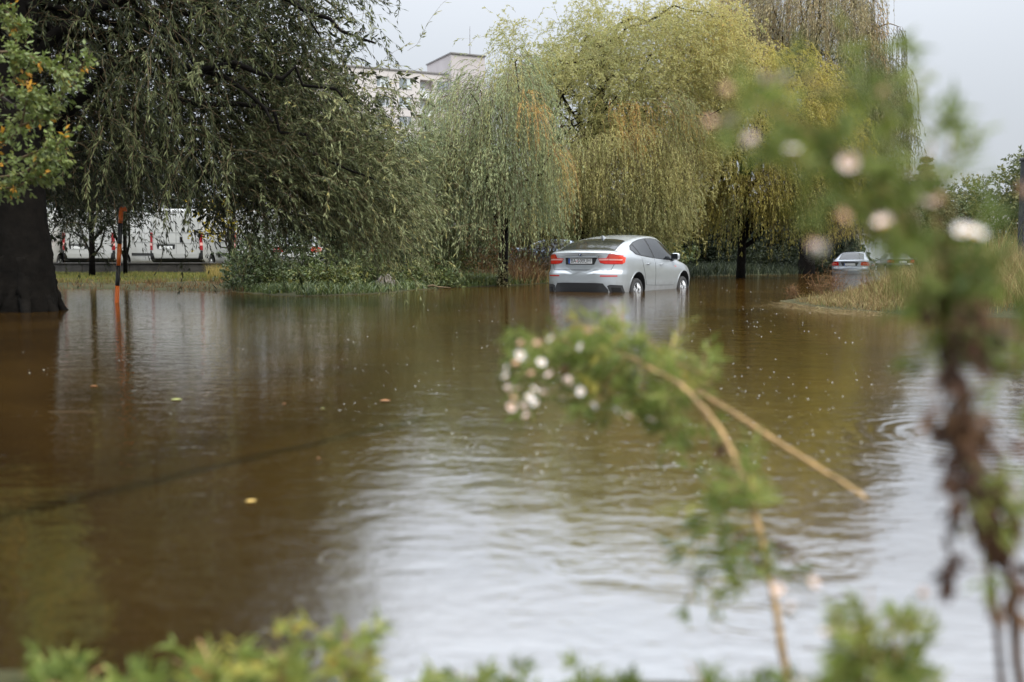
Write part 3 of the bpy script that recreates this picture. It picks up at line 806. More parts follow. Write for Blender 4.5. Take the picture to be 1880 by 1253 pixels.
def make_sedan(paint_mat, loc, rz, **kw):
    root = empty('parked_car', loc, rz, **kw)
    b = cut_arches('body', sd_sh.V, sd_sh.F, (.98, 3.74), .365, .60, .31, [paint_mat, M['dark_void']], root)
    smooth_by_angle(b, 38)
    P = lambda *a, **k: pan(sd_sh, root, *a, **k)
    for view in ('side', 'left'):
        P('window_surround', [(1.05, .985), (2.0, .965), (3.3, .945)], [(1.02, 1.0), (1.32, 1.19), (1.6, 1.30), (2.1, 1.345), (2.6, 1.34), (2.9, 1.255), (3.32, .965)], view, .0035, M['black'], 24, 6)
        for lo, up in (([(1.15, .995), (2.02, .975)], [(1.15, 1.03), (1.42, 1.2), (1.68, 1.28), (1.98, 1.32)]), ([(2.1, .975), (3.2, .96)], [(2.08, 1.322), (2.55, 1.315), (2.85, 1.235), (3.15, 1.02)])):
            smooth_obj(P('side_window', lo, up, view, .007, M['glass'], 12, 5))
        for lo, up, hy in (([(1.42, .36), (2.02, .34)], [(1.2, .955), (2.02, .94)], 1.55), ([(2.04, .34), (3.2, .34)], [(2.04, .94), (3.2, .915)], 2.3)):
            P('door_gap', [(lo[0][0] - .008, lo[0][1] - .008), (lo[1][0] + .008, lo[1][1] - .008)], [(up[0][0] - .008, up[0][1]), (up[1][0] + .008, up[1][1])], view, .0012, M['black'], 8, 6)
            d = smooth_obj(P('door', lo, up, view, .0045, paint_mat, 8, 8))
            V, F = sd_sh.patch([(hy, .80), (hy + .18, .80)], [(hy, .825), (hy + .18, .825)], view, .02, 6, 2)
            build('handle', [(V, F, 0, 0)], paint_mat, d)
        P('rub_strip', [(1.4, .56), (3.35, .55)], [(1.4, .60), (3.35, .59)], view, .012, paint_mat, 14, 1)
    for sg in (1, -1):
        t = P('tail_lamp', [(sg * .50, .76), (sg * .865, .76)], [(sg * .53, .93), (sg * .70, .945), (sg * .87, .90)], 'rear', .006, M['lamp_red'], 10, 4)
        pan(sd_sh, t, 'lamp_strip', [(sg * .60, .83), (sg * .865, .825)], [(sg * .60, .855), (sg * .865, .85)], 'rear', .010, M['lamp_pale'], 8, 1)
        P('headlight', [(sg * .40, .62), (sg * .66, .62)], [(sg * .40, .70), (sg * .66, .71)], 'front', .008, M['chrome'], 6, 2)
        mi = bevel_box('mirror', sg * 1.0 - .09, sg * 1.0 + .09, 3.0, 3.12, .95, 1.07, .04, paint_mat, root, 2)
        V, F = tube([(sg * .86, 3.1, .95), (sg * .95, 3.06, .98)], .025, 5)
        build('mirror_stalk', [(V, F, 0, 0)], M['black'], mi)
        for yy in (.98, 3.74):
            add_wheel(root, sg * .79, yy, .315, .31, .21, .21, 5)
    P('plate_recess', [(-.33, .74), (.33, .74)], [(-.42, .92), (.42, .92)], 'rear', .003, M['black'], 10, 3)
    y = sd_sh.hit(0, .80, 'rear')[0].y - .01
    n_ = bevel_box('number_plate', -.26, .26, y - .004, y + .004, .755, .865, .003, M['plate'], root, 1)
    bevel_box('country_band', -.257, -.215, y - .0065, y - .0042, .758, .862, 0, M['blue'], n_)
    V, F = lathe_x([(0, .02), (0, .026)], 14)
    P('bumper_strip', [(-.78, .52), (.78, .52)], [(-.78, .57), (.78, .57)], 'rear', .010, M['chrome'] if paint_mat is not M['dark_paint'] else M['black'], 14, 1)
    P('bumper_underside', [(-.6, .24), (.6, .24)], [(-.66, .34), (.66, .34)], 'rear', .006, M['black'], 12, 2)
    P('tailgate_gap', [(-.66, .70), (.66, .70)], [(-.66, .71), (.66, .71)], 'rear', .002, M['ink'], 12, 1)
    P('rear_window_frame', [(-.60, .90), (0, .88), (.60, .90)], [(-.52, 1.58), (0, 1.66), (.52, 1.58)], 'top', .003, M['black'], 16, 8)
    smooth_obj(P('rear_window', [(-.58, .92), (0, .90), (.58, .92)], [(-.50, 1.56), (0, 1.635), (.50, 1.56)], 'top', .006, M['glass'], 16, 8))
    smooth_obj(P('windscreen', [(-.62, 3.56), (0, 3.62), (.62, 3.56)], [(-.52, 2.86), (0, 2.78), (.52, 2.86)], 'top', .006, M['glass'], 16, 8))
    return root
def car_at(px, Y, z):
    p = W(px, 475, Y); return (p[0], p[1], z)
make_sedan(M['silver_old'], car_at(1560, 48.5, -.36), -R(24), label='silver saloon car with red tail lamps standing in water behind the dry grass', cat='car')
make_sedan(M['dark_paint'], car_at(1658, 66, -.28), -R(8), label='dark grey saloon car far up the flooded road', cat='car')
make_sedan(M['white_paint'], car_at(545, 36.2, .22), R(8), label='white car with a red tail lamp parked behind the bank shrubs', cat='car')
make_sedan(M['blue_paint'], car_at(935, 46, .2), R(-104), label='blue-grey car parked beyond the small weeping willow trunk', cat='car')

# ---- delivery vans on the raised car park
def make_van(loc, rz, chevrons, **kw):
    root = empty('parked_van', loc, rz, **kw)
    Wd, Ln, H = 1.02, 5.6, 2.45
    prof = [(.03, .48), (.0, .62), (.01, 1.3), (.05, 2.1), (.10, 2.36), (.2, 2.43), (.5, H), (3.6, H), (4.1, 2.40), (4.5, 2.15), (4.95, 1.38), (5.45, 1.12), (5.58, .8), (5.6, .4), (5.3, .32), (.3, .36)]
    bm = bmesh.new()
    L_ = [bm.verts.new((-Wd, y, z)) for y, z in prof]
    R_ = [bm.verts.new((Wd, y, z)) for y, z in prof]
    n = len(prof)
    bm.faces.new(L_); bm.faces.new(list(reversed(R_)))
    for i in range(n):
        bm.faces.new((L_[i], R_[i], R_[(i + 1) % n], L_[(i + 1) % n]))
    bmesh.ops.recalc_face_normals(bm, faces=bm.faces[:])
    eds = [e for e in bm.edges if abs(e.verts[0].co.x - e.verts[1].co.x) < .01]
    bmesh.ops.bevel(bm, geom=eds, offset=.10, segments=3, affect='EDGES', profile=.6)
    for v in bm.verts:                                   # sides lean in above the waist
        if v.co.z > 1.2: v.co.x *= 1 - .055 * (v.co.z - 1.2) / 1.25
    V = np.array([v.co[:] for v in bm.verts]); F = [tuple(v.index for v in f.verts) for f in bm.faces]
    bm.verts.index_update()
    F = [tuple(v.index for v in f.verts) for f in bm.faces]; bm.free()
    b = cut_arches('body', V, F, (1.05, 4.75), .40, .62, .36, [M['white_paint'], M['dark_void']], root)
    smooth_by_angle(b, 30)
    S = CarShell.__new__(CarShell); S.bvh = BVHTree.FromPolygons([tuple(v) for v in V], F)
    P = lambda *a, **k: pan(S, root, *a, **k)
    P('door_gap', [(-.90, .56), (.90, .56)], [(-.84, 2.30), (.84, 2.30)], 'rear', .003, M['ink'], 8, 8)
    for sg in (1, -1):
        x0, x1 = (.006, .893)
        d = P('rear_door', [(sg * x0, .568), (sg * x1, .568)], [(sg * x0, 2.292), (sg * .833, 2.292)], 'rear', .009, M['white_paint'], 6, 12)
        # pressed ridges across the door
        for z in (1.12, 1.52):
            pan(S, d, 'door_ridge', [(sg * .02, z), (sg * .86, z)], [(sg * .02, z + .035), (sg * .855, z + .035)], 'rear', .022, M['white_paint'], 5, 1)
        for z in (.75, 1.9):
            pan(S, d, 'hinge', [(sg * .86, z), (sg * .92, z)], [(sg * .86, z + .1), (sg * .92, z + .1)], 'rear', .03, M['white_paint'], 3, 1)
        if sg > 0:
            pan(S, d, 'handle', [(.15, 1.14), (.25, 1.14)], [(.15, 1.36), (.25, 1.36)], 'rear', .026, M['black'], 4, 3)
        else:
            pan(S, d, 'plate_recess', [(-.72, .90), (-.06, .90)], [(-.76, 1.08), (-.04, 1.08)], 'rear', .014, M['black'], 6, 2)
            npl = pan(S, d, 'number_plate', [(-.66, .905), (-.14, .905)], [(-.66, 1.015), (-.14, 1.015)], 'rear', .022, M['plate'], 6, 2)
            if chevrons:
                for k in range(2):
                    z = 1.30 + .05 * k
                    pan(S, d, 'emblem', [(-.70, z), (-.64, z + .045), (-.58, z)], [(-.70, z + .02), (-.64, z + .065), (-.58, z + .02)], 'rear', .014, M['ink'], 7, 1)
        lamp = P('tail_lamp', [(sg * .905, .86), (sg * 1.005, .86)], [(sg * .895, 1.52), (sg * .985, 1.52)], 'rear', .02, M['lamp_dull'], 4, 8)
        pan(S, lamp, 'lamp_strip', [(sg * .91, 1.03), (sg * .995, 1.03)], [(sg * .91, 1.14), (sg * .99, 1.14)], 'rear', .026, M['lamp_pale'], 3, 2)
        for yy in (1.05, 4.75):
            add_wheel(root, sg * .88, yy, .34, .335, .20, .22, 5)
        mi = bevel_box('mirror', sg * 1.17 - .09, sg * 1.17 + .09, 4.35, 4.47, 1.35, 1.75, .04, M['black'], root, 2)
        view = 'side' if sg > 0 else 'left'
        P('rub_strip', [(1.55, .66), (4.2, .66)], [(1.55, .76), (4.2, .76)], view, .012, M['black'], 8, 1)
        P('sliding_door_gap', [(2.9, .50), (2.92, .50)], [(2.9, 2.2), (2.92, 2.2)], view, .003, M['ink'], 3, 6)
        P('crease', [(.4, 1.20), (4.2, 1.20)], [(.4, 1.235), (4.2, 1.235)], view, .016, M['white_paint'], 8, 1)
        P('cab_window', [(3.72, 1.30), (4.75, 1.30)], [(3.72, 2.0), (4.35, 2.0)], view, .006, M['glass'], 6, 4)
        P('corner_bumper', [(sg * .80, .40), (sg * 1.0, .40)], [(sg * .91, .84), (sg * 1.0, .84)], 'rear', .012, M['black'], 4, 4)
    P('bumper', [(-.95, .38), (.95, .38)], [(-.95, .545), (.95, .545)], 'rear', .03, M['black'], 8, 2)
    return root
VANS = [(38, 37.2, 'white van almost hidden behind the big tree trunk', False), (163, 38.0, 'white panel van seen through leaves, behind the thin dark trunk', False),
        (324, 38.0, 'white panel van with two closed rear doors in clear view', True), (478, 38.6, 'white panel van parked behind the small yellow-leaved tree', False)]
for px, Y, lab, chv in VANS:
    make_van((W(px, 475, Y)[0], Y, .20), R(-1.5), chv, label=lab, cat='van', group='white vans parked in a row')
# ------------------------------------------------------------------ foliage
def rand_dirs(rng, n):
    return norm(rng.normal(0, 1, (n, 3)))
def spray_paths(P, D, L, droop, curl, rng, K=7):
    """drooping shoots: P start (n,3), D first direction, L length (n,) -> (n, K+1, 3)"""
    n = len(P); ds = (L / K)[:, None]
    d = norm(D.copy()); pts = [P.copy()]; p = P.copy()
    droop = np.broadcast_to(np.asarray(droop, float), (n,))[:, None]
    for k in range(K):
        d = d + np.array([0, 0, -1.0]) * droop * ds + rng.normal(0, 1, (n, 3)) * curl * np.sqrt(ds)
        d = norm(d); p = p + d * ds; pts.append(p.copy())
    return np.stack(pts, 1)
def leaves_on(paths, per, ll, lw, ang, rng, tint, tj=0.06, t0=0.08, grav=0.25, fold=0.15):
    """leaf quads along the shoots -> V, F, tint"""
    n, K1, _ = paths.shape
    t = (t0 + (1 - t0) * rng.random((n, per))) * (K1 - 1) * 0.999
    i = t.astype(int); fr = (t - i)[..., None]
    ii = np.arange(n)[:, None]
    a = paths[ii, i]; b = paths[ii, np.minimum(i + 1, K1 - 1)]
    pos = (a + (b - a) * fr).reshape(-1, 3)
    T = norm((b - a).reshape(-1, 3))
    m = len(pos)
    S = rng.normal(0, 1, (m, 3)); S = norm(S - (S * T).sum(1, keepdims=True) * T)
    aa = ang * (0.6 + 0.8 * rng.random(m))[:, None]
    d = norm(T * np.cos(aa) + S * np.sin(aa) + np.array([0, 0, -grav]))
    w = norm(np.cross(d, rng.normal(0, 1, (m, 3)))); nn = np.cross(d, w)
    l = (ll * (0.6 + 0.7 * rng.random(m)))[:, None]; hw = lw * 0.5 * (0.75 + 0.5 * rng.random(m))[:, None]
    mid = pos + d * l * 0.45 - nn * l * fold * 0.3
    V = np.stack([pos, mid + w * hw, pos + d * l, mid - w * hw], 1).reshape(-1, 3)
    F = (np.arange(m)[:, None] * 4 + np.arange(4)).astype(np.int32)
    tt = np.repeat(np.asarray(tint, float), per) + rng.normal(0, tj, m)
    return V, F, np.repeat(np.clip(tt, 0, 1), 4)
def ribbons(paths, w, rng, taper=0.5):
    """thin twigs: a flat strip along each shoot"""
    n, K1, _ = paths.shape
    T = np.gradient(paths, axis=1)
    S = norm(np.cross(T, rng.normal(0, 1, (n, 1, 3)) + 0 * T))
    ww = (w * np.linspace(1, taper, K1))[None, :, None] * 0.5
    V = np.stack([paths - S * ww, paths + S * ww], 2).reshape(-1, 3)
    base = (np.arange(n)[:, None] * K1 + np.arange(K1 - 1))[..., None] * 2
    F = (base + np.array([0, 1, 3, 2])).reshape(-1, 4).astype(np.int32)
    return V, F
def in_poly(x, y, poly):
    poly = np.asarray(poly, float); c = np.zeros(len(x), bool)
    for (x0, y0), (x1, y1) in zip(poly, np.roll(poly, -1, 0)):
        with np.errstate(divide='ignore', invalid='ignore'):
            c ^= ((y0 > y) != (y1 > y)) & (x < x0 + (y - y0) * (x1 - x0) / ((y1 - y0) or 1e-9))
    return c
def sample_poly(poly, n, rng):
    poly = np.asarray(poly, float); lo, hi = poly.min(0), poly.max(0)
    out = np.zeros((0, 2))
    while len(out) < n:
        q = lo + (hi - lo) * rng.random((n * 3, 2))
        out = np.concatenate([out, q[in_poly(q[:, 0], q[:, 1], poly)]])
    return out[:n]
def crown_points(poly, n, Y, depth, rng):
    """clump centres filling a rounded crown whose outline is poly when seen from the bank"""
    q = sample_poly(poly, n, rng)
    c = np.asarray(poly, float).mean(0); ext = np.ptp(np.asarray(poly, float), axis=0) / 2
    rr = np.clip(1 - (((q - c) / ext) ** 2).sum(1) * 0.7, 0.12, 1) ** 0.5
    Yv = Y + depth * rr * rng.uniform(-1, 1, n) 
    return W(q[:, 0], q[:, 1], Yv), q
def limbs(trunk_pts, trunk_r, targets, rng, r1=0.05, r2=0.012, n=7, amp=0.35, sides=6, start=(0.45, 1.0)):
    """trunk tube plus limbs that leave it and reach to the targets"""
    ch = []
    TP = np.asarray(trunk_pts, float)
    if trunk_r[0] > .25:            # old trunk: furrowed bark and a flared foot
        TPs = catmull(TP, 9); u_ = np.linspace(0, len(TP) - 1, len(TPs)); rr_ = np.interp(u_, np.arange(len(TP)), trunk_r)
        V, F = tube(TPs, rr_, 44)
        nr = len(TPs); th = np.tile(np.arange(44) * 2 * np.pi / 44, nr); hz = np.repeat(u_, 44)
        cen = np.repeat(TPs, 44, 0)
        fur = .055 * np.abs(np.sin(th * 9.0 + 1.3 * np.sin(hz * 5) + hz * 1.1)) + .03 * np.sin(th * 21 + 2 * np.sin(hz * 9)) + .10 * np.sin(th * 3 + .6) * np.exp(-hz * 1.2) + .025 * rng.normal(0, 1, len(th))
        V[:nr * 44] = cen + (V[:nr * 44] - cen) * (1 + fur)[:, None]
    else:
        V, F = tube(TP, trunk_r, 12)
    ch.append((V, F, 0, 0))
    K = len(TP)
    for tg in targets:
        u = rng.uniform(*start) * (K - 1); i = min(int(u), K - 2)
        a = TP[i] + (TP[i + 1] - TP[i]) * (u - i)
        rr = r1 * rng.uniform(.6, 1.2)
        path = wiggle_path(a, tg, n, amp, rng, sag=0.12 * np.linalg.norm(np.asarray(tg) - a))
        V, F = tube(path, np.linspace(rr, r2, n), sides)
        ch.append((V, F, 0, 0))
    return ch
def expand(C, m, sig, rng):
    """m points scattered round each clump centre"""
    P = np.repeat(C, m, 0)
    return P + rng.normal(0, 1, P.shape) * np.asarray(sig)

def make_tree(name, label, cat, base, trunk_pts, trunk_r, targets, crown, leaf_mats, bark='bark', group=None, rng=RNG, **lk):
    root = empty(name, tuple(base), label=label, cat=cat, group=group)
    off = np.asarray(base, float)
    ch = limbs(trunk_pts, trunk_r, targets, rng, **lk)
    build('trunk', [(V - off, F, t, m) for V, F, t, m in ch], M[bark], root, smooth=True)
    build('crown', [(V - off, F, t, m) for V, F, t, m in crown], leaf_mats, root)
    return root

# leaf colours by shoot; the big willow's and the dark ramp also paint in shade
M['leaf_big_willow'] = leafy('leaf_big_willow', [(0, (.017, .023, .009)), (.3, (.052, .065, .024)), (.5, (.16, .18, .075)), (.75, (.28, .30, .145)), (1, (.42, .36, .12))], .5, .25, .25)
M['leaf_plum'] = leafy('leaf_plum', [(0, (.09, .13, .030)), (.5, (.16, .21, .050)), (.86, (.24, .25, .06)), (.90, (.62, .30, .03)), (1, (.65, .36, .04))], .42, .3, .45)
PROJ = lambda P: (940 + F_PX * P[:, 0] / (P[:, 1] * _cp - (P[:, 2] - CAM_H) * _sp), 626.5 - F_PX * ((P[:, 2] - CAM_H) * _cp + P[:, 1] * _sp) / (P[:, 1] * _cp - (P[:, 2] - CAM_H) * _sp))
M['leaf_weeping'] = leafy('leaf_weeping', [(0, (.18, .24, .13)), (.35, (.34, .40, .20)), (.6, (.46, .48, .22)), (.82, (.48, .42, .13)), (1, (.58, .36, .10))], .45, .4, .5)
M['leaf_curly'] = leafy('leaf_curly', [(0, (.24, .26, .10)), (.35, (.40, .40, .16)), (.62, (.52, .475, .18)), (.84, (.56, .48, .16)), (1, (.62, .37, .11))], .5, .45, .45)
M['leaf_yellow'] = leafy('leaf_yellow', [(0, (.17, .18, .045)), (.35, (.33, .30, .075)), (.65, (.47, .41, .10)), (1, (.58, .47, .12))], .5, .4, .4)
M['leaf_tall'] = leafy('leaf_tall', [(0, (.16, .17, .095)), (.4, (.31, .29, .16)), (.7, (.45, .38, .20)), (1, (.55, .37, .18))], .5, .35, .45)
M['leaf_shrub'] = leafy('leaf_shrub', [(0, (.045, .070, .026)), (.5, (.085, .12, .038)), (.85, (.16, .19, .055)), (1, (.26, .25, .06))], .45, .2, .45)
M['leaf_thicket'] = leafy('leaf_thicket', [(0, (.04, .05, .018)), (.4, (.10, .10, .03)), (.7, (.16, .10, .035)), (1, (.22, .11, .04))], .55, .25)
M['leaf_dark'] = leafy('leaf_dark', [(0, (.016, .024, .012)), (.6, (.03, .042, .018)), (1, (.055, .065, .022))], .6, .1)
M['leaf_golden'] = leafy('leaf_golden', [(0, (.24, .22, .03)), (.6, (.42, .33, .03)), (1, (.55, .36, .03))], .5, .45)
M['leaf_pale'] = leafy('leaf_pale', [(0, (.20, .20, .09)), (1, (.36, .33, .17))], .5, .3)
M['conifer'] = leafy('conifer', [(0, (.022, .035, .022)), (.6, (.05, .07, .042)), (1, (.10, .12, .07))], .6, .05)
M['leaf_far'] = leafy('leaf_far', [(0, (.075, .095, .045)), (.5, (.12, .14, .06)), (1, (.22, .19, .06))], .6, .25)
M['straw'] = leafy('straw', [(0, (.08, .048, .020)), (.3, (.17, .11, .042)), (.62, (.30, .22, .095)), (.85, (.22, .215, .07)), (1, (.12, .15, .045))], .7, .2)
M['grass'] = leafy('grass', [(0, (.06, .085, .018)), (.5, (.15, .16, .03)), (.8, (.28, .22, .05)), (1, (.36, .26, .09))], .6, .25)
M['rust_stem'] = leafy('rust_stem', [(0, (.07, .036, .016)), (.5, (.16, .085, .036)), (1, (.28, .18, .07))], .7, .1)

# ---- the big dark willow on the left bank
rng = np.random.default_rng(101)
outline = [(-260, -420), (150, -520), (560, -420), (650, -200), (590, -40), (640, -10), (665, 45), (680, 80), (640, 120), (620, 190), (655, 240), (715, 320), (745, 400), (725, 440), (650, 415), (530, 395), (470, 415), (400, 395), (330, 360), (250, 345), (160, 385), (60, 350), (-260, 380)]
YA = 16.6
C1, q1 = crown_points(outline, 520, YA, 2.6, rng)
C2, q2 = crown_points([(-260, -300), (420, -300), (440, 40), (330, 110), (310, 330), (150, 350), (60, 340), (-260, 370)], 420, YA + .3, 3.0, rng)   # denser heart round the trunk
C3, q3 = crown_points([(430, 190), (630, 200), (705, 320), (735, 380), (710, 420), (640, 390), (530, 360), (440, 360), (400, 300)], 200, YA - .1, 1.6, rng)
C = np.concatenate([C1, C2, C3]); qq = np.concatenate([q1, q2, q3])
base = G(38, 571); base[2] = -.3
P = expand(C, 11, (.36, .40, .32), rng)
axis = np.array([base[0], base[1], 0]); out_d = norm((P - axis) * np.array([1, 1, .25]))
D = norm(out_d * .7 + rand_dirs(rng, len(P)) * .8 + np.array([0, 0, .15]))
Ls = rng.uniform(.5, 1.35, len(P))
paths = spray_paths(P, D, Ls, np.repeat(rng.uniform(.5, 2.6, len(C)), 11), .55, rng, 7)
tint = np.repeat(np.clip(.03 + .00118 * np.clip(qq[:, 0] - 260, 0, 460) - .0006 * np.clip(qq[:, 1] - 250, 0, 200) * (qq[:, 0] < 430) + rng.normal(0, .15, len(C)), 0, .95), 11)  # darker to the left and low down: shade painted into the leaves
V, F, t = leaves_on(paths, 24, .10, .020, .5, rng, tint, .12)
# inner leaves, given a dark tint that paints in the crown's deep shade
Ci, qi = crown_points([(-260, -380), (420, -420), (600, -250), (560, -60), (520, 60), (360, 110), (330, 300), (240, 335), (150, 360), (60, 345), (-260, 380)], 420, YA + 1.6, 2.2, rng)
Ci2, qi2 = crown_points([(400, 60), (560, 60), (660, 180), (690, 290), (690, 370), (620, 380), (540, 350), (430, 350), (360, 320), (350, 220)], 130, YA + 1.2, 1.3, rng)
# limbs that reach out over the near water, above the picture
No = 330
ox, oy = rng.uniform(-14, -5.0, No), rng.uniform(5.5, 15, No)
oz = .74 + .262 * oy + rng.uniform(1.5, 5.0, No)
Ci = np.concatenate([Ci, Ci2, np.stack([ox, oy, oz], 1)])
Pi = expand(Ci, 10, .4, rng)
pi_ = spray_paths(Pi, rand_dirs(rng, len(Pi)), rng.uniform(.3, .8, len(Pi)), 1.6, .5, rng, 4)
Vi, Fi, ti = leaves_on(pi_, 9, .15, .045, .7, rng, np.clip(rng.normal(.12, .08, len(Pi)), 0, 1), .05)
V2, F2 = ribbons(paths, .006, rng)
# long hanging shoots on the near face, tinted lighter to look lit
qs = sample_poly([(140, -20), (420, -20), (380, 200), (420, 330), (150, 330), (130, 100)], 70, rng)
Ph = expand(W(qs[:, 0], qs[:, 1] - 40, YA - 2.6 + rng.uniform(-.6, .6, 70)), 2, .12, rng)
ph = spray_paths(Ph, norm(rand_dirs(rng, 140) + np.array([.3, -.3, -.4])), rng.uniform(.6, 1.5, 140), 2.2, .35, rng, 7)
V3, F3, t3 = leaves_on(ph, 34, .11, .019, .55, rng, rng.uniform(.15, .55, 140), .08)
V4, F4 = ribbons(ph, .007, rng)
def clear_pole(V, F, t):
    Q = V.reshape(-1, 4, 3); c = Q.mean(1); x, y = PROJ(c)
    k = ~((x > 203) & (x < 242) & (y > 372) & (c[:, 1] < 17.3))
    n = int(k.sum())
    return Q[k].reshape(-1, 3), (np.arange(n)[:, None] * 4 + np.arange(4)).astype(np.int32), t.reshape(-1, 4)[k].ravel()
V, F, t = clear_pole(V, F, t); V3, F3, t3 = clear_pole(V3, F3, t3); Vi, Fi, ti = clear_pole(Vi, Fi, ti)
trunk = [base, base + [0.02, 0, .7], base + [-.05, .05, 1.6], base + [-.12, .1, 2.8], base + [-.05, .15, 4.4], base + [.2, .1, 6.6], base + [.3, .1, 8.5]]
_up = np.where(qq[:, 1] < 230)[0]
tg = [C[i] for i in rng.choice(_up, 44, replace=False)] + [np.array([ox[i], oy[i], oz[i]]) for i in range(0, No, 18)]
lk = dict(r1=.09, r2=.014, n=9, amp=.45, sides=7, start=(.5, .98))
big = make_tree('willow_tree', 'huge dark willow with thick black trunk at the left edge of the flood', 'tree', base, trunk, [.50, .43, .40, .38, .32, .22, .10], tg,
    [(V, F, t, 0), (V2, F2, 0, 1), (V3, F3, t3, 0), (V4, F4, 0, 1), (Vi, Fi, ti, 0)], [M['leaf_big_willow'], M['twig_brown']], 'bark_dark', rng=rng, **lk)
off = np.asarray(base)
for a, b, r0 in (((250, 20, 15.2), (500, 225, 14.3), .085), ((330, 120, 14.9), (640, 190, 15.0), .06), ((300, 180, 15), (690, 330, 15.2), .045), ((60, 250, 15), (330, 60, 14.6), .12), ((200, -60, 15.2), (690, 80, 15), .08)):
    pth = wiggle_path(W(*a), W(*b), 10, .35, rng, .15) - off
    Vl, Fl = tube(pth, np.linspace(r0, .016, 10), 7)
    build('limb', [(Vl, Fl, 0, 0)], M['bark_dark'], big, smooth=True)

for k, (ax, ln) in enumerate(((-.2, 1.0), (.5, .9), (-1.0, 1.1), (1.2, .8), (-1.7, 1.0), (2.2, .9))):
    d_ = np.array([math.cos(ax - .8), math.sin(ax - .8), 0])
    pth = [np.array([0, 0, .75]) + d_ * .30, np.array([0, 0, .40]) + d_ * .37, np.array([0, 0, .16]) + d_ * .46, np.array([0, 0, -.1]) + d_ * (.48 + .16 * ln)]
    Vl, Fl = tube(catmull(np.array(pth) + np.array([0, 0, .3]), 4), np.linspace(.13, .055, 13), 9)
    Vl = Vl + rng.normal(0, .012, Vl.shape)
    build('root', [(Vl, Fl, 0, 0)], M['bark_dark'], big, smooth=True)

# ---- nearer small-leaved tree reaching in from outside the frame
rng = np.random.default_rng(5)
base = np.array([-5.6, 8.3, .15])
brs = [[(-60, 260), (60, 222), (115, 172), (165, 98)], [(-60, 100), (30, 96), (80, 118), (122, 142)], [(-60, 330), (45, 288), (90, 270), (124, 256)], [(-60, 355), (20, 345), (60, 330), (92, 318)],
       [(-40, 0), (12, 22), (28, 45), (38, 62)], [(-40, 200), (10, 170), (30, 130), (24, 92)], [(-40, 290), (25, 250), (45, 205), (48, 172)], [(-50, 330), (35, 320), (75, 296), (112, 296)], [(60, 222), (82, 205), (78, 190), (70, 178)]]
chl, targets = [], []
for br in brs:
    b = np.array(br, float)
    Yb = 8.0 + rng.uniform(-.4, .5)
    path = catmull(W(b[:, 0], b[:, 1], Yb + np.linspace(.1, -.2, len(b))), 5)
    targets.append(path[0])
    Vb, Fb = tube(path, np.linspace(.012, .004, len(path)), 5); chl.append((Vb, Fb, 0, 1))
    nn_ = 75
    tt = rng.random(nn_) * (len(path) - 1) * .999; i = tt.astype(int)
    Pp = path[i] + (path[i + 1] - path[i]) * (tt - i)[:, None]
    pp = spray_paths(Pp, norm(rand_dirs(rng, nn_) + norm(path[-1] - path[0]) * .8), rng.uniform(.06, .17, nn_), .5, .5, rng, 3)
    tn = np.where(rng.random(nn_) < .05, .95, np.clip(rng.normal(.45, .18, nn_), 0, .85))
    Vl, Fl, tl = leaves_on(pp, 6, .05, .026, .8, rng, tn, .02, grav=.35)
    chl += [(Vl, Fl, tl, 0), ribbons(pp, .003, rng) + (0, 1)]
make_tree('plum_tree', 'small-leaved green tree with a few orange leaves reaching in at the left edge', 'tree', base, [base, base + [.05, 0, 1.2], base + [.2, 0, 2.2], base + [.5, 0, 3.4]], [.12, .10, .08, .04], targets, chl, [M['leaf_plum'], M['twig_brown']], rng=rng, r1=.035, r2=.012, start=(.5, 1))

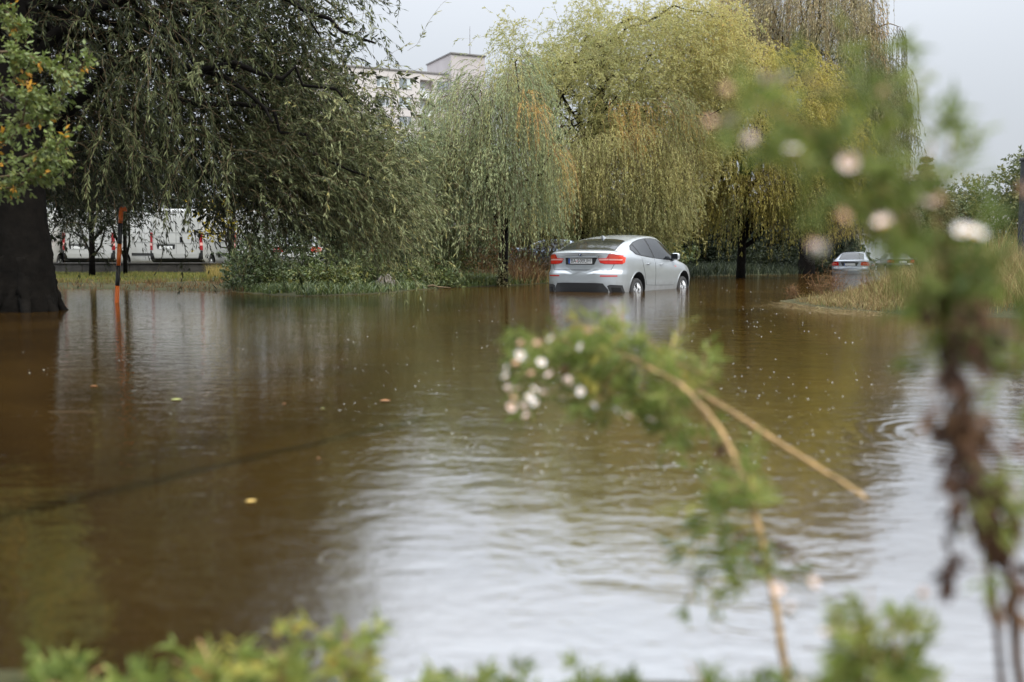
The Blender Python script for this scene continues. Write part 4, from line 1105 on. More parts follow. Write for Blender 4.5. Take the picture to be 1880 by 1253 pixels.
# ---- weeping trees: tassels of hanging shoots
def tassels(C, m, sig, Lmin, Lmax, axis, rng, droop=3.0, curl=.16, zmin=.12, K=8):
    n = len(C)
    P = expand(C, m, (sig, sig, sig * .6), rng)
    out_d = norm((P - axis) * np.array([1, 1, .0]) + 1e-6)
    D = norm(out_d * .9 + rand_dirs(rng, n * m) * .45 + np.array([0, 0, .55]))
    L = np.repeat(rng.uniform(Lmin, Lmax, n), m) * rng.uniform(.55, 1.1, n * m)
    L = np.minimum(L, np.maximum(.3, (P[:, 2] - zmin) * 1.05))
    return spray_paths(P, D, L, droop, curl, rng, K)
def weeping(name, label, base_px, Y, polys, mats, trunk_r, rng, m=16, sig=.22, per=26, ll=.10, lw=.019, depth=1.8, trunk_top=.6, bark='bark_dark', n_limb=26, tw=.008, lean=0, group=None, tmax=.95, curl=.16, r1=.05):
    base = G(*base_px) if base_px[2:] == () else W(base_px[0], base_px[1], Y)
    base = np.array([W(base_px[0], 475, Y)[0], Y, .02])
    ch, allC = [], []
    for poly, n, (Lmin, Lmax), (tm, ts), extra in polys:
        C, q = crown_points(poly, n, Y + extra.get('dy', 0), extra.get('depth', depth), rng)
        allC.append(C)
        pth = tassels(C, m, extra.get('sig', sig), Lmin, Lmax, np.array([base[0], base[1], 0]), rng, extra.get('droop', 3.0), extra.get('curl', curl), extra.get('zmin', .15))
        tint = np.repeat(np.clip(rng.normal(tm, ts, n), 0, tmax), m) if 'tint' not in extra else np.repeat(extra['tint'](q, rng), m)
        V, F, t = leaves_on(pth, extra.get('per', per), extra.get('ll', ll), extra.get('lw', lw), extra.get('ang', .5), rng, tint, .07)
        ch += [(V, F, t, 0), ribbons(pth, tw, rng) + (0, 1 if not extra.get('orange') else 2)]
    C = np.concatenate(allC)
    top = C[:, 2].max() * trunk_top
    trunk = [base - [0, 0, .4], base + [.02 + lean * .1, 0, .5], base + [.05 + lean * .35, 0, top * .35], base + [.02 + lean * .8, .05, top * .7], base + [.1 + lean, .1, top]]
    idx = rng.choice(len(C), min(n_limb, len(C)), replace=False)
    return make_tree(name, label, 'tree', base, trunk, [trunk_r * 1.2, trunk_r, trunk_r * .9, trunk_r * .65, trunk_r * .3], [C[i] for i in idx], ch, mats, bark, rng=rng, group=group, r1=r1, r2=.012, n=9, amp=.4, start=(.35, 1.0)), C, base

rng = np.random.default_rng(21)
wt, Cw, bw = weeping('weeping_willow', 'small grey-green weeping willow whose slim dark trunk stands at the waterline', (922, 525), 27.0, [
    ([(815, 190), (850, 130), (890, 112), (955, 100), (985, 165), (1000, 230), (985, 300), (900, 330), (820, 300), (790, 240)], 105, (1.6, 3.3), (.34, .16), dict()),
    ([(775, 235), (830, 150), (960, 140), (1000, 200), (1010, 300), (990, 350), (800, 360), (770, 300)], 75, (1.2, 2.6), (.40, .16), dict(depth=1.9)),
    ([(950, 150), (985, 160), (996, 210), (965, 210)], 3, (1.0, 2.2), (.95, .04), dict(dy=-1.5, depth=.3, sig=.07, per=9, orange=True)),
    ([(1000, 260), (1016, 260), (1018, 320), (1004, 320)], 2, (1.6, 2.6), (.9, .06), dict(dy=-1.0, depth=.3, sig=.08, per=10, orange=True)),
    ([(840, 330), (990, 330), (990, 400), (830, 390)], 26, (.8, 1.7), (.3, .14), dict(depth=1.4, zmin=.6)),
], [M['leaf_weeping'], M['twig_brown'], M['twig_orange']], .13, rng, m=15, sig=.20, per=26, depth=1.9)
# pale creeper round the foot of its trunk
nn_ = 90
Pp = bw + np.stack([rng.normal(0, .10, nn_), -.14 + rng.normal(0, .05, nn_), rng.uniform(.0, .75, nn_) ** 1.3], 1)
pp = spray_paths(Pp, norm(rand_dirs(rng, nn_) + [0, -.5, .3]), rng.uniform(.06, .16, nn_), .4, .4, rng, 3)
Vl, Fl, tl = leaves_on(pp, 6, .055, .04, .9, rng, rng.random(nn_), .1)
build('climbing_ivy', [(Vl, Fl, tl, 0), ribbons(pp, .004, rng) + (0, 1)], [M['leaf_pale'], M['twig_brown']], label='pale variegated ivy wrapped round the foot of the slim willow trunk', cat='ivy')

# ---- dense curly willow behind the car
rng = np.random.default_rng(33)
outline = [(915, 130), (905, 62), (938, 42), (975, 62), (1005, 95), (1030, 70), (1062, 24), (1098, 18), (1115, 60), (1150, 40), (1180, 14), (1330, 12), (1375, 90), (1345, 210), (1280, 330), (1250, 400), (1240, 430), (1010, 430), (985, 330), (960, 260), (925, 190)]
YD = 33.5
C, q = crown_points(outline, 560, YD, 3.0, rng)
# thinner where the twisted limbs show
keep = ~((q[:, 0] > 985) & (q[:, 0] < 1065) & (q[:, 1] > 165) & (q[:, 1] < 262) & (rng.random(len(q)) < .85))
keep &= ~((q[:, 0] < 1000) & (q[:, 1] < 150) & (rng.random(len(q)) < .45))
C, q = C[keep], q[keep]
base = np.array([W(1080, 475, YD)[0], YD + .6, .1])
m_ = 24
P = expand(C, m_, (.34, .38, .30), rng)
out_d = norm((P - base) * np.array([1, 1, .3]))
D = norm(out_d * .5 + rand_dirs(rng, len(P)) * .8 + [0, 0, .45])
pth = spray_paths(P, D, rng.uniform(.35, .95, len(P)), 2.6, .75, rng, 6)
hue = np.clip(.32 + .00085 * (q[:, 0] - 1000) - .0003 * (q[:, 1] - 200) + rng.normal(0, .12, len(q)), .02, .80)
V, F, t = leaves_on(pth, 15, .095, .027, .7, rng, np.repeat(hue, m_), .08, grav=.2)
ch = [(V, F, t, 0), ribbons(pth, .008, rng) + (0, 1)]
inner = [(930, 190), (960, 110), (1020, 110), (1100, 60), (1200, 40), (1330, 40), (1355, 120), (1330, 220), (1260, 340), (1235, 430), (1010, 430), (1000, 330), (1080, 250), (1000, 260)]
Ci, qi = crown_points(inner, 260, YD + 1.3, 1.8, rng)
Pi = expand(Ci, 11, .42, rng)
pi_ = spray_paths(Pi, norm(rand_dirs(rng, len(Pi)) + [0, 0, .3]), rng.uniform(.3, .8, len(Pi)), 2.0, .6, rng, 4)
V, F, t = leaves_on(pi_, 9, .14, .05, .7, rng, np.repeat(np.clip(rng.normal(.3, .12, len(Ci)), 0, 1), 11), .07)
ch.append((V, F, t, 0))
for poly, n, Lr, tm, orange, dy in (
        ([(1020, 240), (1250, 230), (1250, 330), (1010, 330)], 85, (1.2, 2.6), .5, False, -2.9),
        ([(1120, 190), (1250, 165), (1258, 235), (1130, 270)], 15, (.9, 2.2), .88, True, -2.7),
        ([(1140, 330), (1250, 340), (1245, 390), (1150, 380)], 30, (.8, 1.5), .22, False, -2.7),
        ([(1000, 330), (1030, 330), (1040, 400), (1005, 400)], 14, (.9, 1.6), .6, False, -2.2),
        ([(1195, 170), (1250, 160), (1262, 200), (1215, 215)], 10, (1.5, 3.0), .12, False, -2.9)):
    Cx, qx = crown_points(poly, n, YD + dy, .6, rng)
    ptx = tassels(Cx, 12, .2, Lr[0], Lr[1], base * np.array([1, 1, 0]), rng, 3.0, .2, .75)
    V, F, t = leaves_on(ptx, 14 if orange else 24, .09, .019, .5, rng, np.repeat(np.clip(rng.normal(tm, .1, n), 0, 1), 12), .07)
    ch += [(V, F, t, 0), ribbons(ptx, .010 if orange else .007, rng) + (0, 2 if orange else 1)]
tg = [C[i] for i in rng.choice(len(C), 40, replace=False)]
trunk = [base - [0, 0, .3], base + [0, 0, .8], base + [-.15, 0, 2.2], base + [.1, 0, 3.8], base + [.4, 0, 6], base + [.5, 0, 8]]
curly = make_tree('curly_willow', 'broad olive-green curly willow behind the flooded silver car', 'tree', base, trunk, [.34, .28, .24, .2, .12, .04], tg, ch, [M['leaf_curly'], M['twig_brown'], M['twig_orange']], 'bark_dark', rng=rng, r1=.06, r2=.014, n=10, amp=.6)
for k in range(13):
    a = W(1000 + rng.uniform(-6, 25), 262 + rng.uniform(-10, 20), YD - 2.2); b = W(rng.uniform(985, 1085), rng.uniform(120, 235), YD - 2.2 + rng.uniform(-.6, .6))
    Vl, Fl = tube(wiggle_path(a, b, 14, .22, rng) - base, np.linspace(.045, .012, 14), 6)
    build('twisted_limb', [(Vl, Fl, 0, 0)], M['bark_dark'], curly, smooth=True)

# ---- yellow-green weeping tree right of the car, dark underneath
rng = np.random.default_rng(44)
wt2, Cy, by2 = weeping('weeping_willow', 'yellow-green weeping willow with a mounded crown and a dark hollow below, right of the car', (1360, 505), 38.0, [
    ([(1262, 190), (1295, 115), (1345, 88), (1420, 84), (1500, 105), (1550, 170), (1562, 260), (1530, 320), (1400, 320), (1290, 320), (1255, 260)], 190, (.9, 1.9), (.62, .17), dict(depth=2.6, curl=.35, droop=2.4)),
    ([(1250, 250), (1330, 200), (1480, 200), (1566, 270), (1572, 370), (1490, 400), (1300, 390), (1248, 330)], 120, (.8, 1.8), (.42, .18), dict(depth=2.4, curl=.3)),
    ([(1255, 310), (1500, 310), (1500, 390), (1260, 390)], 90, (1.2, 2.4), (.34, .16), dict(dy=-.6, depth=1.9, sig=.16, zmin=.5)),
], [M['leaf_yellow'], M['twig_brown'], M['twig_orange']], .17, rng, m=17, sig=.30, per=22, ll=.115, lw=.029, depth=2.5, n_limb=34, tw=.010, trunk_top=.55, r1=.09)

# ---- tall thin weeping willow behind it
rng = np.random.default_rng(55)
wt3, Ct, bt = weeping('weeping_willow', 'tall brownish weeping willow with long thin strands, highest at the back right', (1480, 500), 48.0, [
    ([(1335, -60), (1420, -95), (1530, -90), (1600, -40), (1600, 40), (1480, 70), (1345, 60)], 130, (2.0, 4.5), (.55, .22), dict(depth=3.0)),
    ([(1345, 40), (1590, 30), (1630, 120), (1600, 230), (1540, 200), (1360, 120)], 100, (2.0, 4.0), (.42, .2), dict(depth=3.0)),
    ([(1560, 100), (1640, 110), (1660, 230), (1650, 330), (1560, 330)], 70, (2.0, 3.6), (.26, .14), dict(depth=2.2)),
    ([(1560, 330), (1665, 320), (1660, 390), (1540, 400)], 46, (1.0, 2.2), (.2, .12), dict(depth=2.0)),
], [M['leaf_tall'], M['twig_brown'], M['twig_orange']], .36, rng, m=15, sig=.24, per=24, ll=.15, lw=.032, depth=3.0, n_limb=30, tw=.014, trunk_top=.7, r1=.08)
# single hanging strands against the sky on its right side
ch = []
for px, y0, y1, n in ((1651, 52, 285, 26), (1630, 60, 200, 14), (1612, 40, 240, 16), (1598, -10, 160, 16), (1664, 212, 300, 6), (1674, 222, 292, 5), (1658, 205, 330, 6)):
    a = W(px, y0, 47.4); b = W(px, y1, 47.4)
    Ps = np.repeat(a[None], n, 0) + rng.normal(0, .10, (n, 3)); L = (a[2] - b[2]) * rng.uniform(.5, 1.0, n)
    pth = spray_paths(Ps, norm(rand_dirs(rng, n) * .3 + [.15, 0, .2]), L, 4.0, .06, rng, 8)
    V, F, t = leaves_on(pth, int(26 * max(1, (a[2] - b[2]) / 3)), .14, .028, .45, rng, rng.uniform(.05, .5, n), .07)
    ch += [(V, F, t, 0), ribbons(pth, .015, rng) + (0, 1)]
for pts in ([(1560, 80), (1605, 55), (1630, 44), (1652, 50)], [(1600, 190), (1640, 200), (1662, 212), (1675, 222)], [(1540, 30), (1575, 5), (1600, -14)]):
    p = np.array(pts, float); V, F = tube(catmull(W(p[:, 0], p[:, 1], 47.6), 4), np.linspace(.06, .015, (len(p) - 1) * 4 + 1), 5)
    ch.append((V, F, 0, 1))
build('outer_strands', [(V - bt, F, t, m) for V, F, t, m in ch], [M['leaf_tall'], M['twig_brown']], wt3)

# ---- bushy trees and shrubs
def bushy(name, label, cat, px, Y, poly, n, mat, rng, m=12, sig=.22, Lr=(.25, .6), per=14, ll=.07, lw=.03, depth=.8, trunk_r=.04, droop=.8, tint=(.5, .2), curl=.5, group=None, bark='bark', n_limb=14, dy=0, ang=.8, zbase=None):
    base = np.array([W(px, 475, Y)[0], Y, .0])
    base[2] = ground_z(base[None])[0] - .05 if zbase is None else zbase
    C, q = crown_points(poly, n, Y + dy, depth, rng)
    C[:, 2] = np.maximum(C[:, 2], base[2] + .1)
    P = expand(C, m, sig, rng); P[:, 2] = np.maximum(P[:, 2], base[2] + .06)
    D = norm(norm((P - base) * [1, 1, .5]) * .6 + rand_dirs(rng, len(P)) * .7 + [0, 0, .4])
    pth = spray_paths(P, D, rng.uniform(*Lr, len(P)), droop, curl, rng, 4)
    pth[..., 2] = np.maximum(pth[..., 2], base[2] + .04)
    V, F, t = leaves_on(pth, per, ll, lw, ang, rng, np.repeat(np.clip(rng.normal(tint[0], tint[1], n), 0, 1), m), .08)
    top = C[:, 2].max()
    h = (top - base[2]) * .8
    cx = C[:, 0].mean() - base[0]
    trunk = [base, base + [.02 + cx * .1, 0, h * .35], base + [cx * .4, .02, h * .7], base + [cx * .6, 0, h]]
    return make_tree(name, label, cat, base, trunk, [trunk_r, trunk_r * .85, trunk_r * .6, trunk_r * .25], [C[i] for i in rng.choice(len(C), min(n_limb, len(C)), replace=False)],
                     [(V, F, t, 0), ribbons(pth, .006, rng) + (0, 1)], [M[mat], M['twig_brown']], bark, group=group, rng=rng, r1=trunk_r * .5, r2=.006, n=6, amp=.2, start=(.1, 1))

rng = np.random.default_rng(66)
bushy('shrub_tree', 'dense green bushy tree between the big dark willow and the small weeping one', 'tree', 765, 27.5, [(690, 300), (730, 265), (790, 275), (850, 320), (860, 420), (850, 500), (800, 512), (700, 505), (680, 400)], 150, 'leaf_shrub', rng, m=14, sig=.24, Lr=(.3, .8), per=14, ll=.10, lw=.024, depth=1.2, trunk_r=.10, droop=1.8, tint=(.62, .2), ang=.6, bark='bark_dark')
G_SH = 'leafy shrubs along the flooded left bank'
for px, Y, poly, n, lab, tn in (
        (455, 22.6, [(425, 545), (430, 500), (450, 478), (490, 470), (500, 510), (495, 545)], 34, 'dark green shrub rooted in the water beside the yellow-leaved tree', .35),
        (545, 23.0, [(510, 546), (515, 520), (540, 505), (575, 515), (585, 546)], 26, 'low leafy shrub in the water in the middle of the left bank', .6),
        (612, 23.2, [(575, 544), (580, 505), (605, 488), (640, 500), (648, 542)], 36, 'yellowish-tipped shrub at the waterline under the hanging willow leaves', .74),
        (680, 24.0, [(635, 540), (640, 500), (670, 470), (715, 490), (722, 535)], 44, 'rounded dark shrub next to the grey stump', .5),
        (560, 26.2, [(430, 500), (440, 440), (500, 410), (600, 400), (690, 420), (700, 500), (600, 515), (470, 515)], 110, 'wide dark shrub mass under the big willow, hiding the white car', .25),
        (800, 25.5, [(750, 530), (752, 510), (790, 500), (830, 505), (845, 528)], 30, 'low fresh-green shrub right of the grey stump', .68)):
    bushy('shrub', lab, 'shrub', px, Y, poly, n, 'leaf_shrub', rng, m=12, sig=.14, Lr=(.12, .35), per=12, ll=.075, lw=.035, depth=.5 if n < 100 else .9, trunk_r=.03, tint=(tn, .18), group=G_SH, bark='bark_dark', n_limb=10)
bushy('shrub', 'brown-green thicket shrub between the slim willow trunk and the flooded car', 'shrub', 975, 34.0, [(935, 500), (930, 440), (955, 395), (1000, 390), (1020, 440), (1020, 500)], 70, 'leaf_thicket', rng, m=12, sig=.2, Lr=(.2, .6), per=12, ll=.09, lw=.03, depth=.7, trunk_r=.03, tint=(.5, .3), group='thicket shrubs beyond the small weeping willow', n_limb=14)
bushy('shrub', 'reddish thicket shrub left of the slim willow trunk, above the mossy bank', 'shrub', 870, 34.5, [(820, 500), (822, 440), (850, 400), (900, 400), (915, 450), (910, 500)], 56, 'leaf_thicket', rng, m=12, sig=.2, Lr=(.2, .6), per=11, ll=.09, lw=.03, depth=.7, trunk_r=.03, tint=(.65, .3), group='thicket shrubs beyond the small weeping willow', n_limb=14)
# slim tree with golden leaves
bushy('golden_tree', 'slim tree with sparse golden-yellow leaves in front of the vans', 'tree', 432, 27.0, [(372, 440), (370, 385), (400, 360), (440, 365), (450, 400), (415, 445)], 26, 'leaf_golden', rng, m=5, sig=.12, Lr=(.12, .3), per=5, ll=.085, lw=.075, depth=.5, trunk_r=.09, tint=(.4, .3), n_limb=16)
# two thin dark trunks whose crowns merge into the willow shade
for px, Y, r, top, lab in ((168, 30.0, .095, 0, 'slim dark tree trunk in front of the vans, left of the striped pole'), (229, 32.0, .07, -40, 'thinner dark tree trunk just right of the striped pole')):
    poly = [(px - 95, 390), (px - 90, 320), (px - 20, 280), (px + 80, 290), (px + 100, 360 + top * .3), (px + 60, 425 + top), (px - 30, 440 + top)]
    bushy('shade_tree', lab, 'tree', px, Y, poly, 95, 'leaf_dark', rng, m=12, sig=.25, Lr=(.3, .7), per=12, ll=.11, lw=.03, depth=1.2, trunk_r=r, droop=1.4, tint=(.5, .25), bark='bark_dark', n_limb=10)
# dark woodland behind everything: hedge masses that close the view under the crowns
def thicket(name, poly_w, n, hmin, hmax, mat, rng, per=16, ll=.16, lw=.07, tint=(.4, .25), m=9, kind='stuff', **kw):
    """a mass of undergrowth over a ground polygon (world x, y)"""
    q = sample_poly(poly_w, n, rng)
    z0 = ground_z(q)
    hh = rng.uniform(hmin, hmax, n) * (0.55 + .45 * np.sin(q[:, 0] * .9 + np.cos(q[:, 1] * .7)) ** 2)
    z = z0 + hh * rng.random(n)
    C = np.stack([q[:, 0], q[:, 1], z], 1)
    P = expand(C, m, .35, rng); P[:, 2] = np.maximum(P[:, 2], .05)
    pth = spray_paths(P, norm(rand_dirs(rng, len(P)) + [0, -.2, .3]), rng.uniform(.3, .9, len(P)), 1.2, .5, rng, 4)
    V, F, t = leaves_on(pth, per, ll, lw, .8, rng, np.repeat(np.clip(rng.normal(*tint, n), 0, 1), m), .1)
    o = build(name, [(V, F, t, 0)], [M[mat]], kind=kind)
    return o
def wp(*pts): return [tuple(W(px, 475, Y)[:2]) for px, Y in pts]
rng = np.random.default_rng(77)
thicket('woodland', wp((1180, 50), (1555, 55), (1570, 63), (1180, 60)), 900, 2.5, 5.5, 'leaf_dark', rng, tint=(.35, .3), ll=.22, lw=.10)  # near-black leaf colour paints in the shade under the crowns
thicket('woodland', wp((860, 47), (1240, 45), (1240, 54), (860, 54)), 700, 1.2, 4.2, 'leaf_shrub', rng, tint=(.35, .25), ll=.2, lw=.08)
thicket('woodland', wp((600, 40), (900, 48), (900, 54), (600, 50)), 420, 1.0, 3.4, 'leaf_shrub', rng, tint=(.4, .25), ll=.2, lw=.08)
thicket('woodland', wp((1340, 49.5), (1500, 51), (1500, 53), (1330, 53)), 160, .4, 1.4, 'leaf_dark', rng, tint=(.6, .3), ll=.16, lw=.06)
thicket('woodland', wp((-60, 60), (640, 62), (640, 72), (-60, 70)), 500, 3.0, 8.0, 'leaf_dark', rng, tint=(.4, .3), ll=.3, lw=.14)

# ---- spruce with drooping fronds behind the silver saloon
def conifer(name, label, px, Y, h, rad, rng, n_w=14, mat='conifer', droop=.9, group=None, per=42, ll=.09, lw=.02):
    base = np.array([W(px, 475, Y)[0], Y, .15])
    Ps, Ds, Ls = [], [], []
    for k in range(n_w):
        u = (k + .4) / n_w
        z = .25 + u * (h - .3); r = rad * (1 - u) ** .85 + .1
        nb = int(9 + 6 * (1 - u))
        for j in range(nb):
            a = rng.uniform(0, 2 * math.pi)
            Ps.append(base + [0, 0, z]); Ds.append([math.cos(a), math.sin(a), .25]); Ls.append(r * rng.uniform(.7, 1.1))
    Ps, Ds, Ls = np.array(Ps), np.array(Ds), np.array(Ls)
    br = spray_paths(Ps, Ds, Ls, droop / np.maximum(Ls, .5), .12, rng, 7)
    sub = br[:, 2:].reshape(-1, 3); sd = np.repeat(norm(br[:, -1] - br[:, 0]), 6, 0)
    pth = spray_paths(np.repeat(sub, 3, 0), norm(np.repeat(sd, 3, 0) * .5 + rand_dirs(rng, len(sub) * 3) * .8), np.repeat(np.repeat(Ls, 6), 3) * .28, 1.5, .2, rng, 4)
    V, F, t = leaves_on(pth, per // 4, ll, lw, .6, rng, rng.random(len(pth)), .1)
    ch = [(V, F, t, 0), ribbons(br, .03, rng) + (0, 1)]
    return make_tree(name, label, 'tree', base, [base - [0, 0, .2], base + [0, 0, h * .4], base + [0, 0, h]], [rad * .07, rad * .05, .01], [], ch, [M[mat], M['twig_brown']], 'bark_dark', group=group, rng=rng)
rng = np.random.default_rng(88)
conifer('spruce_tree', 'dark spruce with drooping fronds behind the silver saloon car', 1545, 53.5, 3.0, 1.5, rng, 13, ll=.13, lw=.03)
conifer('spruce_tree', 'far spruce whose pointed top shows against the sky right of the tall willow', 1695, 78, 8.6, 3.0, rng, 15, mat='leaf_far', ll=.22, lw=.07)

# ---- far trees on the right
rng = np.random.default_rng(99)
for px, Y, poly, n, lab, mat in (
        (1790, 90, [(1745, 470), (1740, 380), (1760, 345), (1790, 330), (1808, 355), (1812, 400), (1805, 470)], 90, 'rounded far tree between the spruce and the low grey building', 'leaf_far'),
        (1868, 60, [(1815, 470), (1822, 400), (1845, 350), (1872, 320), (1900, 300), (1960, 330), (1960, 470)], 130, 'leafy far tree rising behind the dark post at the right edge', 'leaf_far'),
        (1725, 75, [(1680, 475), (1690, 400), (1720, 360), (1750, 380), (1760, 475)], 80, 'bushy far tree beside the flooded road', 'leaf_far')):
    bushy('far_tree', lab, 'tree', px, Y, poly, n, mat, rng, m=12, sig=.5, Lr=(.5, 1.2), per=14, ll=.22, lw=.11, depth=2.2, trunk_r=.2, tint=(.45, .25), group='far trees on the right', n_limb=18)
# ------------------------------------------------------------------ block of flats far behind
M['render_pink'] = simple('pinkish_render', (.60, .56, .55), .85, noise=.06, nscale=.4)  # pink wall paled to stand in for distance haze
M['render_dark'] = simple('grey_render', (.50, .46, .46), .85, noise=.06, nscale=.5)
M['win_white'] = simple('white_frame', (.72, .73, .74), .5)
M['pane'] = simple('window_pane', (.22, .25, .27), .1, spec=.8)  # glass lightened to stand in for distance haze
M['curtain'] = simple('curtain', (.55, .60, .62), .8)
M['roof_edge'] = simple('roof_edge', (.22, .21, .21), .7)
pA, pB = W(690, 127, 150), W(823, 138, 155)
ux = (pB - pA) * np.array([1, 1, 0]); uL = np.linalg.norm(ux); ux = ux / uL
origin = np.array([pA[0], pA[1], 0.0]) - ux * 14.0
ang = math.atan2(ux[1], ux[0])
TOP = float((pA[2] + pB[2]) / 2)
bl = empty('apartment_building', tuple(origin), ang, label='tall pale pink block of flats seen between the treetops', cat='building')
BW, BD = 14.0 + uL, 14.0
# facade as piers and bands round real openings: local x along the front, y back, z up
cols = []     # (x centre, kind)
def lx(px): # local x of the facade point seen at photograph column px
    d = ray(px, 150); o = np.array([0, 0, CAM_H]); n = np.array([-ux[1], ux[0], 0])
    t = ((origin - o) @ n) / (d @ n); return float((o + d * t - origin) @ ux)
for px, kind in ((640, 'w'), (703, 'w'), (744, 'w'), (783, 'b'), (813.5, 'w')): cols.append((lx(px), kind))
FLH = 2.82
nfl = 10
ch, holes = [], []
for f in range(nfl):
    zt = TOP - 1.0 - f * FLH
    for x, k in cols:
        w, h = (1.0, 1.5) if k == 'w' else (1.05, 1.75)
        holes.append((x - w, x + w, zt - h, zt, k))
xs = sorted({0.0, BW} | {h[0] for h in holes} | {h[1] for h in holes})
zs = sorted({0.0, TOP} | {h[2] for h in holes} | {h[3] for h in holes})
for i in range(len(xs) - 1):
    for j in range(len(zs) - 1):
        cx, cz = (xs[i] + xs[i + 1]) / 2, (zs[j] + zs[j + 1]) / 2
        if any(a < cx < b and c < cz < d for a, b, c, d, _ in holes): continue
        ch.append((np.array([(xs[i], 0, zs[j]), (xs[i + 1], 0, zs[j]), (xs[i + 1], 0, zs[j + 1]), (xs[i], 0, zs[j + 1])]), [(0, 1, 2, 3)], 0, 0))
for a, b, c, d, k in holes:
    dp = .18 if k == 'w' else 1.1
    ch.append((np.array([(a, 0, c), (b, 0, c), (b, 0, d), (a, 0, d), (a, dp, c), (b, dp, c), (b, dp, d), (a, dp, d)]), [(0, 4, 5, 1), (1, 5, 6, 2), (2, 6, 7, 3), (3, 7, 4, 0)] + ([(4, 7, 6, 5)] if k == 'b' else []), 0, 0))
ch.append((np.array([(0, 0, 0), (0, BD, 0), (BW, BD, 0), (BW, 0, 0), (0, 0, TOP), (0, BD, TOP), (BW, BD, TOP), (BW, 0, TOP)]), [(0, 1, 5, 4), (1, 2, 6, 5), (2, 3, 7, 6), (4, 5, 6, 7)], 0, 0))
build('wall', ch, M['render_pink'], bl)
bevel_box('roof_edge', -.15, BW + .0, -.15, BD + .15, TOP + .003, TOP + .22, 0, M['roof_edge'], bl)
for n_, (a, b, c, d, k) in enumerate(holes):
    if k == 'w':
        fr = build('window', [(box_vf(a, b, .10, .14, c, d)[0], box_vf(a, b, .10, .14, c, d)[1], 0, 0)], M['win_white'], bl)
        mid = a + (b - a) * (.30 if n_ % 2 else .68)
        for p0, p1, mt in ((a + .08, mid - .04, 'pane'), (mid + .04, b - .08, 'curtain' if n_ % 3 else 'pane')):
            build('pane', [(*box_vf(p0, p1, .085, .097, c + .08, d - .08), 0, 0)], M[mt], fr)
        build('sill', [(*box_vf(a - .08, b + .08, -.08, .05, c - .1, c - .003), 0, 0)], M['win_white'], fr)
    else:
        fr = build('balcony', [(*box_vf(a + .003, b - .003, -.06, .0, c - 1.0, c + .02), 0, 0)], M['win_white'], bl)
        build('balcony_door', [(*box_vf(a + .25, b - .9, 1.0, 1.09, c + .003, d - .2), 0, 0)], M['curtain'], fr)
        build('rail', [(*box_vf(a + .003, b - .003, -.10, -.061, c + .02, c + .09), 0, 0)], M['win_white'], fr)
# stair tower: turned face, higher roof
tw = bevel_box('stair_tower', BW + .003, BW + 5.6, -1.2, 9.0, 0, TOP + 3.0, 0, M['render_dark'], bl)
bevel_box('tower_roof', BW - .15, BW + 5.8, -1.4, 9.2, TOP + 3.003, TOP + 3.2, 0, M['roof_edge'], tw)
V, F = tube([(BW + 4.9, 3, TOP + 3.2), (BW + 4.9, 3, TOP + 8.4)], [.07, .03], 6)
build('aerial', [(V, F, 0, 0)], M['roof_edge'], bl)
# low grey building far right
lb_p = W(1806, 475, 120)
lb = empty('low_building', (lb_p[0], lb_p[1], 0), -.1, label='low grey building with pale flat roof far off on the right', cat='building')
bevel_box('wall', -5, 5, 0, 8, 0, 6.4, 0, M['render_dark'], lb)
bevel_box('roof', -5.4, 5.4, -.4, 8.4, 6.403, 6.9, .05, M['win_white'], lb)
for k in range(3):
    w_ = bevel_box('window', -4 + 2.8 * k, -2.4 + 2.8 * k, -.04, .03, 2.6, 4.2, .0, M['win_white'], lb)
    bevel_box('pane', -3.9 + 2.8 * k, -2.5 + 2.8 * k, -.06, -.043, 2.7, 4.1, 0, M['pane'], w_)
bevel_box('canopy', -1.2, 2.6, -1.2, -.003, 4.5, 4.7, .03, M['win_white'], lb)

# ------------------------------------------------------------------ car-park wall, pole, post
M['concrete'] = simple('dark_concrete', (.045, .042, .038), .9, noise=.45, nscale=3, bump=.5)
wx0, wx1 = W(60, 475, 34.5)[0], W(760, 475, 35.5)[0]
wl = empty('car_park_wall', (wx0, 34.6, .1), .02, label='low dark concrete wall edging the car park in front of the vans', cat='wall')
nb = 8; step = (wx1 - wx0) / nb
for k in range(nb):
    bevel_box('wall_block', k * step + .006, (k + 1) * step - .006, 0, .28, -.3, .44, .015, M['concrete'], wl, 1)
bevel_box('coping', -.05, wx1 - wx0 + .05, -.03, .31, .444, .50, .012, M['concrete'], wl, 1)
# the car park itself
M['tarmac'] = simple('tarmac', (.05, .05, .05), .8, noise=.3, nscale=3, bump=.3)
a, b = W(-300, 475, 34.9)[0], W(800, 475, 60)[0]
bevel_box('car_park', a, b, 34.95, 62, -.2, .20, 0, M['tarmac'], kind='structure')

M['orange'] = simple('orange_paint', (1.0, .20, .025), .35, noise=.08, nscale=12)
M['pole_black'] = simple('black_paint', (.012, .012, .012), .4)
pb, pt = G(214.5, 556), None
Yp = pb[1]
pp_ = [W(x, y, Yp) for x, y in ((214.5, 556), (215.5, 525), (217.5, 488), (219.5, 448), (221, 410), (222.5, 388))]
pole = empty('marker_pole', tuple(pb), label='thin orange and black striped pole with a bent top standing in the water', cat='pole')
off = np.asarray(pb)
cl = ['orange', 'pole_black', 'orange', 'pole_black', 'orange']
pr = .036
for k in range(5):
    a_, b_ = pp_[k] - off, pp_[k + 1] - off
    if k == 0: a_ = a_ - (b_ - a_) * .9
    V, F = tube([a_, (a_ + b_) / 2, b_], pr, 12)
    build('band', [(V, F, 0, 0)], M[cl[k]], pole, smooth=True)
e = pp_[5] - off
hook = [e, e + [0.005, 0, .030], e + [.024, 0, .054], e + [.048, 0, .050], e + [.060, 0, .028], e + [.062, 0, -.005]]
V, F = tube(hook, pr * .98, 10)
